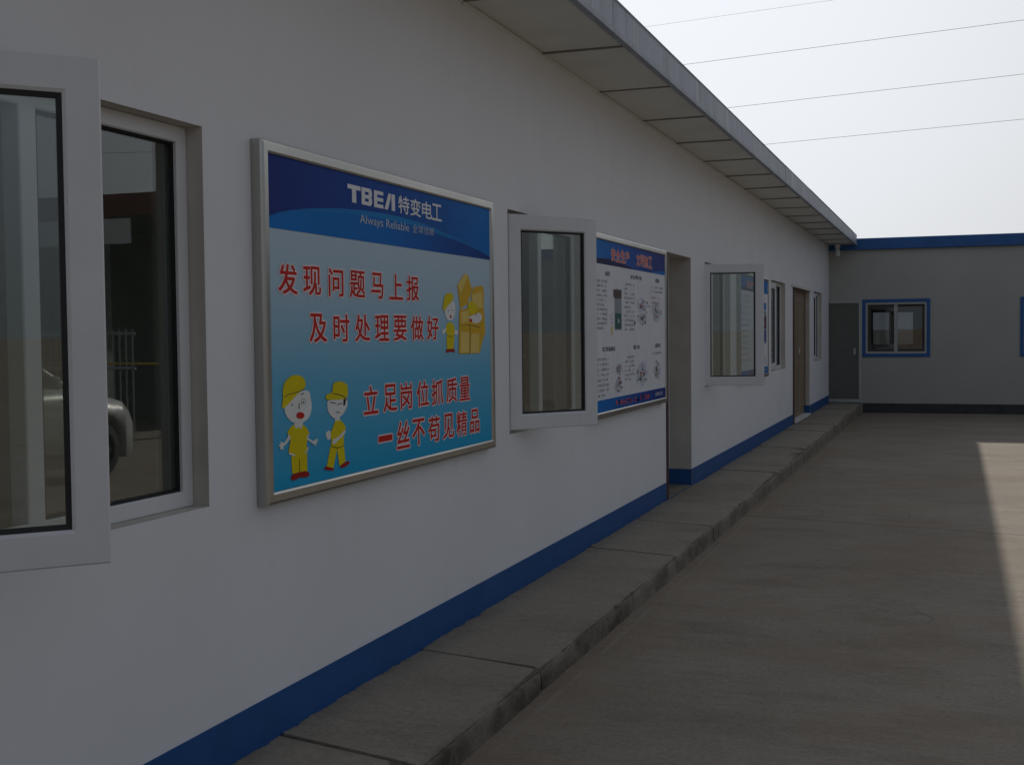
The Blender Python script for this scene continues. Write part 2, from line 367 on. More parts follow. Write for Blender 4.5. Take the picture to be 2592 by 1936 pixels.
# raised concrete walkway along the long wall: slabs cast one by one, worn kerb edge
def walkway():
    mb = MB(); rnd = random.Random(3)
    js = [-6.4, -5.1, -3.9, -2.6, -1.4, -.15, 1.1, 2.4, 3.66, 4.88, 6.45, 7.55, 8.8, 9.97, 11.0, 12.3, 13.6, 14.9, 16.2, 17.4, 18.6, 19.8, 21.0, 22.2, 23.2, 24.19]
    g0 = .005
    def w1(y, k): return (math.sin(y*7.3+k)+math.sin(y*17.1+k*2.3)*.6+math.sin(y*39+k*1.7)*.4)
    for a, b in zip(js, js[1:]):
        g = g0-.001+rnd.choice((0, .001, .003)); n = max(8, int((b-a)/.055)); z0 = .10+rnd.uniform(-.007, .004); tilt = rnd.uniform(-.004, .004)
        xo = rnd.uniform(-.003, .003); skew = -.135+rnd.uniform(-.02, .02)
        rows = []
        for i in range(n+1):
            y = a+g+(b-a-2*g)*i/n
            chip = max(0, rnd.gauss(0, 1)-1.1)*.008 if 0 < i < n else .006
            xe = .615+xo+.0018*w1(y, 1)-chip*.5
            zz = z0+tilt*(y-a)+.0012*w1(y, 2)
            sk = skew*(1 if i in (0, n) else 0)*0
            gz = GZ(y)-.03
            prof = [(.0, zz+.001), (.06, zz), (.2, zz), (.36, zz), (.50, zz-.001), (xe-.030, zz-.002), (xe-.010, zz-.006-chip*.4), (xe, zz-.018-chip*.6),
                    (xe+.004+.0015*w1(y, 3), zz-.05), (xe+.004+.002*w1(y, 4), gz+.045), (xe+.012+.002*w1(y, 5), gz)]
            rows.append([(px, y+skew*(px/.62-.5), pz) for px, pz in prof])
        k = len(rows[0]); vs_ = [p for row in rows for p in row]
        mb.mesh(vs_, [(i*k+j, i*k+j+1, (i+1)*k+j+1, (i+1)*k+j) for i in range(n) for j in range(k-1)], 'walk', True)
        for row in (rows[0], rows[-1]): mb.mesh(row+[(0, row[0][1], -.05)], [tuple(range(k+1))], 'walk')
    mb.box(0, .609, -6.4, 24.19, -.06, .091, 'dirt')
    return struct(mb.build('walkway'))
walkway()

# ------------------------------------------------------------------ the long building
LB = thing('long_building', 'long low white building with blue skirting, open casement windows and overhanging eave', 'building', (0, 9, 0))
Z0, Z1, SOF = .10, 3.10, 3.105
ZB, ZT = .957, 2.160                                   # window openings
WINS = [(-4.3, -2.88), (1.91, 3.33), (6.15, 7.57), (11.67, 13.09), (16.24, 17.66), (21.45, 22.80)]
D1 = (9.97, 11.0); D2 = (18.55, 20.80)
holes = [(a, b, ZB, ZT) for a, b in WINS]+[(D1[0], D1[1], Z0, 2.160), (D2[0], D2[1], Z0, 2.165)]
mb = MB(); wall_sheet(mb, -7.5, FY-.002, Z0, Z1, holes, 0.0, -.20, 'plaster', WM); wall = mb.build('wall', LB)
# skirting band, wavy lower edge where it meets the walkway
def skirt(mb, y0, y1, x=.004, top=.247):
    n = max(2, int((y1-y0)/.05)); rnd = random.Random(int(y0*10))
    vs_ = []
    for i in range(n+1):
        y = y0+(y1-y0)*i/n
        vs_ += [(x, y, .09), (x+.001, y, .15), (x, y, top+rnd.uniform(-.0012, .0012)), (0, y, top)]
    mb.mesh(vs_, [(i*4+j, i*4+j+1, i*4+4+j+1, i*4+4+j) for i in range(n) for j in range(3)], 'skirt')
mb = MB()
for a, b in ((-7.5, D1[0]-.02), (D1[1], D2[0]-.0), (D2[1], FY-.09)): skirt(mb, a, b)
mb.box(-1.19, -.001, D1[1]-.004, D1[1]-.0005, Z0-.02, .245, 'skirt')
mb.box(-.10, -.001, D2[1]-.004, D2[1]-.0005, Z0-.02, .245, 'skirt')
mb.build('skirting', LB)
# porch behind the first doorway, doors and frames
mb = MB()
x0, x1, (y0, y1), zt = -1.2, -.20, D1, 2.16
mb.face([(x1, y1, Z0), (x0, y1, Z0), (x0, y1, zt), (x1, y1, zt)], 'plaster'); mb.face([(x1, y0, Z0), (x0, y0, Z0), (x0, y0, zt), (x1, y0, zt)], 'plaster')
mb.face([(x1, y0, zt), (x0, y0, zt), (x0, y1, zt), (x1, y1, zt)], 'plaster'); mb.face([(0.0, y0, .102), (x0, y0, .102), (x0, y1, .102), (0.0, y1, .102)], 'walk')
mb.build('porch', LB)
def leaf(mb, x, y0, y1, z0, z1, m):
    mb.rbox(x-.045, x, y0, y1, z0, z1, m, .003)
    for a, b in ((z0+.15, z0+.85), (z0+1.0, z1-.15)): mb.frame(y0+.12, y1-.12, a, b, [(0, x), (0, x+.007), (.018, x+.009), (.03, x+.002), (.03, x)], m, WM)
mb = MB(); leaf(mb, -1.14, D1[0]+.05, D1[1]-.05, Z0+.01, 2.10, 'wood'); d = mb.build('door', LB)
mb = MB(); mb.tube([(-1.135, 10.12, 1.1), (-1.08, 10.12, 1.1), (-1.08, 10.24, 1.1)], .01, 'steel'); mb.build('handle', d)
mb = MB()
mb.rbox(-.05, .006, D1[0]-.018, D1[0]+.062, Z0, 2.10, 'maroon', .004)
mb.build('door_frame', LB)
mb = MB(); ym = (D2[0]+D2[1])/2
leaf(mb, -.085, D2[0]+.05, ym-.003, Z0+.02, 2.10, 'wood'); leaf(mb, -.085, ym+.003, D2[1]-.05, Z0+.02, 2.10, 'wood'); d = mb.build('double_door', LB)
mb = MB(); mb.tube([(-.085, ym-.09, 1.05), (-.03, ym-.09, 1.05), (-.03, ym-.09, 1.2), (-.085, ym-.09, 1.2)], .01, 'steel'); mb.build('handle', d)
mb = MB()
mb.rbox(-.10, .008, D2[0]-.02, D2[0]+.14, Z0, 2.11, 'maroon', .004)
mb.rbox(-.12, -.06, D2[1]-.05, D2[1]-.006, .25, 2.11, 'wood', .004); mb.rbox(-.12, -.06, D2[0]+.05, D2[1]-.05, 2.102, 2.16, 'wood', .004)
mb.build('door_frame', LB)
mb = MB(); mb.rbox(.0005, .035, D2[0]-.16, D2[1]+.12, 2.135, 2.185, 'soffit', .004); mb.build('lintel_trim', LB)
mb = MB(); mb.rbox(-.10, .03, D2[0]+.14, D2[1]-.06, .095, .125, 'whiteplastic', .004); mb.build('threshold', LB)

# windows: frame with mullion > glass panes, casement
FR = [(0, -.12), (0, -.062), (.004, -.058), (.048, -.058), (.052, -.062), (.052, -.072), (.040, -.080), (.040, -.12)]
SL = .60
def window(y0, y1, ang, closed=False, label=None):
    ym = (y0+y1)/2
    mb = MB(); mb.frame(y0+.0005, y1-.0005, ZB+.0005, ZT-.0005, FR, 'pvc', WM)
    mb.rbox(-.118, -.0585, ym-.033, ym+.033, ZB+.041, ZT-.041, 'pvc', .004)
    wn = mb.build('window', LB)
    if label: wn['label'] = label
    mb = MB()
    mb.frame(ym+.033, y1-.040, ZB+.040, ZT-.040, [(0, -.085), (0, -.076), (.018, -.074), (.020, -.085)], 'rubber', WM); mb.build('gasket', wn)
    mb = MB(); mb.box(-.094, -.088, ym+.034, y1-.041, ZB+.041, ZT-.041, 'glass'); mb.build('pane', wn)
    hx, hy = -.045, y0+{42: .020, 36: .060, 70: .025}.get(ang, .045)
    if closed: hx = -.068
    A_ = R(ang); du = (math.sin(A_), math.cos(A_)); dn = (math.cos(A_), -math.sin(A_))   # dn: outer face normal
    def SM(u_, v_, d): return (hx+du[0]*u_+dn[0]*d, hy+du[1]*u_+dn[1]*d, v_)
    zb, zt = .975, 2.138
    mb = MB()
    mb.frame(0, SL, zb, zt, [(0, .0), (0, .042), (.004, .046), (.076, .046), (.084, .040), (.084, .006), (.076, .0)], 'pvc', SM)
    sash = mb.build('casement', wn)
    mb = MB()
    mb.frame(.0845, SL-.0845, zb+.0845, zt-.0845, [(0, .012), (0, .036), (.010, .034), (.010, .014)], 'rubber', SM); mb.build('gasket', wn)
    mb = MB(); mb.box(.086, SL-.086, .021, .027, zb+.086, zt-.086, 'glass', lambda a, b, c_: SM(a, c_, b)); mb.build('casement_pane', wn)
    mb = MB(); hz = (zb+zt)/2
    h = lambda a, b, c_: SM(a, c_, b)
    mb.rbox(SL-.055, SL-.028, -.012, -.0005, hz-.035, hz+.035, 'whiteplastic', .002, h); mb.rbox(SL-.052, SL-.031, -.034, -.012, hz-.012, hz+.012, 'whiteplastic', .002, h)
    mb.rbox(SL-.052, SL-.031, -.046, -.034, hz-.11, hz+.012, 'whiteplastic', .002, h); mb.build('handle', wn)
    if not closed:
        for z in (zb+.012, zt-.012):      # friction stay arms along head and sill
            mb = MB(); mb.tube([(-.09, y0+.30, z), SM(.30, z, .01)], .006, 'steel', 6); mb.build('stay_arm', wn)
    return wn
window(*WINS[0], 5, True)
window(*WINS[1], 42, label='window with casement swung wide open beside its dark fixed pane')
window(*WINS[2], 36)
window(*WINS[3], 70)
window(*WINS[4], 0, True, label='closed window beside the brown double door')
window(*WINS[5], 0, True, label='closed narrow looking window nearest the corner')

# rooms behind the wall; unseen windows added on the far side to brighten them
XB = -5.6; ADDED_RWN = [(-4.2, -2.6), (.3, 2.2), (2.8, 4.7), (5.7, 7.4), (7.8, 9.5), (12.2, 14.0), (15.6, 17.4), (19.0, 20.6), (21.6, 23.2)]
ADDED_RWN = [(a, b, .9, 2.55) for a, b in ADDED_RWN]
mb = MB(); wall_sheet(mb, -7.5, FY, -.1, 2.95, ADDED_RWN, XB, XB-.2, 'room', WM)
mb.box(XB-.2, -.2, -7.5, -7.3, -.1, 2.95, 'plaster'); mb.build('rear_wall', LB)
mb = MB()
mb.face([(-.2, -7.3, .11), (XB, -7.3, .11), (XB, FY, .11), (-.2, FY, .11)], 'roomfloor')
mb.face([(-.2, -7.3, 2.93), (XB, -7.3, 2.93), (XB, FY, 2.93), (-.2, FY, 2.93)], 'room')
for y in (-.5, 5.2, 9.9, 11.07, 14.9, 18.3, 21.0): mb.face([(-.2, y, .11), (XB, y, .11), (XB, y, 2.93), (-.2, y, 2.93)], 'room')
mb.build('room_shell', LB, fix=False)
for a_, b_, c_, d_ in ADDED_RWN:  # added rear windows, there to let daylight into the dark rooms
    mb = MB(); mb.frame(a_+.001, b_-.001, c_+.001, d_-.001, [(0, XB-.14), (0, XB-.08), (.06, XB-.08), (.06, XB-.14)], 'pvc', WM); mb.rbox(XB-.138, XB-.081, (a_+b_)/2-.035, (a_+b_)/2+.035, c_+.058, d_-.058, 'pvc', .003); wn = mb.build('rear_window', LB)
    mb = MB(); mb.box(XB-.112, XB-.107, a_+.06, b_-.06, c_+.06, d_-.06, 'glass'); mb.build('pane', wn)

# roof slab with metal fascia and panelled soffit
XE = .52
mb = MB()
mb.mesh([(-6.3, -8, 3.0), (XE-.03, -8, 3.16), (XE-.03, -8, 3.27), (-6.3, -8, 3.12), (-6.3, FY-.09, 3.0), (XE-.03, FY-.09, 3.16), (XE-.03, FY-.09, 3.27), (-6.3, FY-.09, 3.12)],
        [(0, 1, 2, 3), (4, 5, 6, 7), (0, 1, 5, 4), (1, 2, 6, 5), (2, 3, 7, 6), (3, 0, 4, 7)], 'soffit')
roof = mb.build('roof', LB)
mb = MB(); yy = -8.0; rnd = random.Random(5)
while yy < FY-.1:
    y2 = min(yy+2.4, FY-.09); dz = rnd.uniform(-.003, .003); dx = rnd.uniform(-.002, .002)
    P_ = [(XE-.028, 3.105), (XE-.03, 3.092), (XE+.008, 3.092), (XE+.010, 3.118), (XE+.002+dx, 3.124), (XE+dx, 3.27+dz), (XE+.006, 3.284+dz), (XE-.006, 3.290+dz), (XE-.10, 3.286)]
    vs_ = [(a, yy+.002, b) for a, b in P_]+[(a, y2-.002, b) for a, b in P_]; n = len(P_)
    mb.mesh(vs_, [(j, j+1, n+j+1, n+j) for j in range(n-1)], 'fascia'); yy = y2
mb.box(XE-.027, XE-.006, -8, FY-.092, 3.108, 3.262, 'darkgap')
mb.build('fascia', roof)
mb = MB(); yj = 6.745-1.21*13; rnd = random.Random(11)
while yj < FY-.1:
    a, b = yj+.009, min(yj+1.21-.009, FY-.1); z = SOF+rnd.uniform(-.004, .004); e = rnd.uniform(-.004, .004)
    xw = .001
    mb.mesh([(xw, a, z), (XE-.03, a, z+e), (XE-.03, b, z), (xw, b, z-e), (xw, a, z+.03), (XE-.03, a, z+.03), (XE-.03, b, z+.03), (xw, b, z+.03)],
            [(0, 1, 2, 3), (0, 1, 5, 4), (1, 2, 6, 5), (2, 3, 7, 6), (3, 0, 4, 7)], 'soffit')
    if a > -7: mb.box(.002, XE-.031, a-.019, a+.001, SOF-.010, SOF+.012, 'seam')
    yj += 1.21
mb.box(-.19, XE-.032, -8, FY-.1, SOF+.036, SOF+.05, 'darkgap')
mb.build('soffit', roof)
mb = MB(); rnd = random.Random(2); yj = 6.745-1.21*13
while yj < FY-.1:     # mortar bead closing the soffit against the wall, uneven
    y2 = min(yj+1.21, FY-.1); n = 14
    vs_ = []
    for i in range(n+1):
        y = yj+(y2-yj)*i/n; h_ = .016+rnd.uniform(-.006, .01)
        vs_ += [(0.0, y, SOF-.004-h_), (.006, y, SOF-.004-h_*.8), (.012, y, SOF-.006), (0, y, SOF-.005)]
    mb.mesh(vs_, [(i*4+j, i*4+(j+1) % 4, i*4+4+(j+1) % 4, i*4+4+j) for i in range(n) for j in range(4)], 'soffit'); yj = y2
mb.build('eave_bead', LB)

# drain outlet under the far corner of the eave
mb = MB(); px, py = .19, 23.86
mb.tube([(px, py, SOF-.005), (px, py, 3.045)], .050, 'whiteplastic', 14); mb.tube([(px, py, 3.05), (px, py, 2.985)], .035, 'whiteplastic', 14)
mb.tube([(px, py, 2.99), (px, py, 2.975), (px, py, 2.885)], [.035, .045, .045], 'whiteplastic', 14)
tag(mb.build('drain_pipe'), 'short white plastic drain pipe hanging under the far end of the eave', 'drain pipe')

# ------------------------------------------------------------------ lettering and flat print
_glyphs = {}
def glyph(ch, bold):
    k = (ch, bold)
    if k not in _glyphs:
        cu = bpy.data.curves.new('glyph', 'FONT'); cu.body = ch; cu.resolution_u = 3; cu.offset = bold
        o = bpy.data.objects.new('glyph', cu); col.objects.link(o)
        me = bpy.data.meshes.new_from_object(o.evaluated_get(bpy.context.evaluated_depsgraph_get()))
        _glyphs[k] = ([(v.co.x, v.co.y) for v in me.vertices], [tuple(p.vertices) for p in me.polygons])
        bpy.data.objects.remove(o); bpy.data.curves.remove(cu); bpy.data.meshes.remove(me)
    return _glyphs[k]
def put(mb, ch, u0, u1, v0, v1, x, m, bold=.0, slant=0.0):
    base, _ = glyph(ch, 0.0); vs_, fs = glyph(ch, bold)
    ax, bx = min(p[0] for p in base), max(p[0] for p in base); ay, by = min(p[1] for p in base), max(p[1] for p in base)
    if by-ay < .3: ay -= (by-ay)*0; 
    sx, sy = (u1-u0)/max(bx-ax, 1e-6), (v1-v0)/max(by-ay, 1e-6)
    mb.mesh([(x, u0+(p[0]-ax)*sx+slant*(p[1]-ay)*sy, v0+(p[1]-ay)*sy) for p in vs_], fs, m)
def rim(mb, ch, u0, u1, v0, v1, e, x, m, n=8):
    # the glyph fattened by e: shifted copies, each a hair further out so that none share a plane
    put(mb, ch, u0, u1, v0, v1, x, m)
    for k in range(n):
        du, dv = e*math.cos(2*math.pi*(k+.5)/n), e*.8*math.sin(2*math.pi*(k+.5)/n)
        put(mb, ch, u0+du, u1+du, v0+dv, v1+dv, x+.00004*(k+1), m)
def words(mb, text, u0, u1, v0, v1, x, m, bold=0.0):
    vs_, fs = glyph(text, bold); base, _ = glyph(text, 0.0)
    ax, bx = min(p[0] for p in base), max(p[0] for p in base); ay, by = min(p[1] for p in base), max(p[1] for p in base)
    mb.mesh([(x, u0+(p[0]-ax)/(bx-ax)*(u1-u0), v0+(p[1]-ay)/(by-ay)*(v1-v0)) for p in vs_], fs, m)
def poly(mb, pts, x, m, smooth=False):
    if smooth:
        for _ in range(2):
            q = []
            for a, b in zip(pts, pts[1:]+pts[:1]): q += [(a[0]*.75+b[0]*.25, a[1]*.75+b[1]*.25), (a[0]*.25+b[0]*.75, a[1]*.25+b[1]*.75)]
            pts = q
    mb.face([(x, a, b) for a, b in pts], m)
def rect(mb, u0, u1, v0, v1, x, m): poly(mb, [(u0, v0), (u1, v0), (u1, v1), (u0, v1)], x, m)

XP = .036                                              # print plane of the boards
BP = [(0, .0015), (0, .036), (.004, .043), (.012, .046), (.036, .046), (.043, .042), (.045, .036), (.045, .0015)]
def board(label, y0, y1, z0, z1):
    b = thing('notice_board', label, 'notice board', (0, y0, z0), 'steel framed notice boards on the long wall')
    mb = MB(); mb.frame(y0, y1, z0, z1, BP, 'steel', WM); mb.build('frame', b)
    return b
# first board: slogans and cartoon workers
y0, y1, z0, z1 = 3.612, 5.825, .918, 2.163
B1 = board('large blue slogan board with red characters and cartoon workers in yellow', y0, y1, z0, z1)
ui, uj, vi, vj = y0+.045, y1-.045, z0+.045, z1-.045
mb = MB(); mb.box(.004, XP, ui-.004, uj+.004, vi-.004, vj+.004, 'sky_fade')
HB = 1.868
rect(mb, ui, uj, HB, vj, XP+.0006, 'header_high')
arc = [(3.651, 1.908), (3.73, 1.925), (3.814, 1.940), (3.9, 1.952), (3.985, 1.962), (4.168, 1.978), (4.32, 1.987), (4.471, 1.992), (4.60, 1.994), (4.75, 1.992), (4.936, 1.985), (5.08, 1.974), (5.201, 1.961), (5.31, 1.953), (5.416, 1.942), (5.50, 1.931), (5.60, 1.916), (5.70, 1.898), (uj, 1.882)]
arc[0] = (ui, 1.905)
for i, (a, b) in enumerate(zip(arc, arc[1:])):
    mb.face([(XP+.0012, a[0], HB), (XP+.0012, b[0], HB), (XP+.0012, b[0], b[1]), (XP+.0012, a[0], a[1])], 'header_low')
    wa, wb = (.022*math.sin(math.pi*(q[0]-ui)/(uj-ui))**.8 if ui < q[0] < uj else 0 for q in (a, b))
    mb.face([(XP+.0016, a[0], a[1]-wa), (XP+.0016, b[0], b[1]-wb), (XP+.0016, b[0], b[1]), (XP+.0016, a[0], a[1])], 'header_rim')
panel = mb.build('printed_panel', B1, fix=False)
mb = MB(); rows = []
for txt, us, (va, vb) in (('发现问题马上报', [3.717, 3.890, 4.080, 4.250, 4.437, 4.605, 4.775], (1.645, 1.748)),
                     ('及时处理要做好', [3.930, 4.113, 4.290, 4.465, 4.640, 4.815, 4.985], (1.474, 1.577)),
                     ('立足岗位抓质量', [4.354, 4.533, 4.700, 4.865, 5.028, 5.195, 5.358], (1.182, 1.292)),
                     ('一丝不苟见精品', [4.482, 4.656, 4.815, 4.985, 5.152, 5.316, 5.487], (1.017, 1.129))):
    for ch, a in zip(txt, us):
        wd = {'问': .112, '岗': .112, '品': .12, '马': .108, '报': .124}.get(ch, .128); b0, b1 = va, vb
        if ch == '一': b0, b1 = 1.062, 1.084
        if ch == '问': wd = .115
        rim(mb, ch, a, a+wd, b0, b1, .0095, XP+.0014, 'halo', 8); rim(mb, ch, a, a+wd, b0, b1, .0028, XP+.0020, 'red', 4)
    mb.build('slogan_line', B1, fix=False); mb = MB()
mb = MB()
X2 = XP+.0024
for ch, a, b in (('T', 4.241, 4.352), ('B', 4.360, 4.452), ('E', 4.470, 4.556)):
    # squared heavy capitals
    t_ = .030; v0_, v1_ = 2.012, 2.080
    if ch == 'T': rect(mb, a, b, v1_-.017, v1_, X2, 'white'); rect(mb, a+.037, a+.037+t_+.006, v0_, v1_-.017, X2, 'white')
    if ch == 'E':
        rect(mb, a, a+t_, v0_, v1_, X2, 'white')
        for q in (v0_, v0_+.0265, v1_-.015): rect(mb, a+t_, b, q, q+.015, X2, 'white')
    if ch == 'B':
        rect(mb, a, a+t_, v0_, v1_, X2, 'white')
        for q in (v0_, v0_+.0265, v1_-.015): rect(mb, a+t_, b-.012, q, q+.015, X2, 'white')
        poly(mb, [(b-.030, v0_+.015), (b-.012, v0_), (b, v0_+.010), (b, v0_+.030), (b-.010, v0_+.034), (b, v0_+.038), (b, v1_-.010), (b-.012, v1_), (b-.012-.018, v1_-.015), (b-.030, v0_+.0415), (b-.020, v0_+.0340), (b-.030, v0_+.0265)], X2+.0002, 'white')
poly(mb, [(4.566, 2.012), (4.598, 2.012), (4.628, 2.062), (4.628, 2.080), (4.606, 2.080)], X2, 'white'); poly(mb, [(4.634, 2.080), (4.634, 2.012), (4.668, 2.012), (4.668, 2.080)], X2, 'white')
for ch, a in zip('特变电工', (4.702, 4.823, 4.945, 5.055)): put(mb, ch, a, a+.108, 2.010, 2.082, X2, 'white'); rim(mb, ch, a, a+.108, 2.010, 2.082, .002, X2, 'white', 4)
mb.build('logo_lettering', B1, fix=False); mb = MB()
words(mb, 'Always Reliable', 4.343, 4.806, 1.927, 1.972, X2, 'dullwhite', .004)
mb.build('motto_lettering', B1, fix=False); mb = MB()
for ch, a in zip('全球信赖', (4.842, 4.904, 4.964, 5.024)): put(mb, ch, a, a+.052, 1.938, 1.973, X2, 'dullwhite')
mb.build('motto_lettering', B1, fix=False)
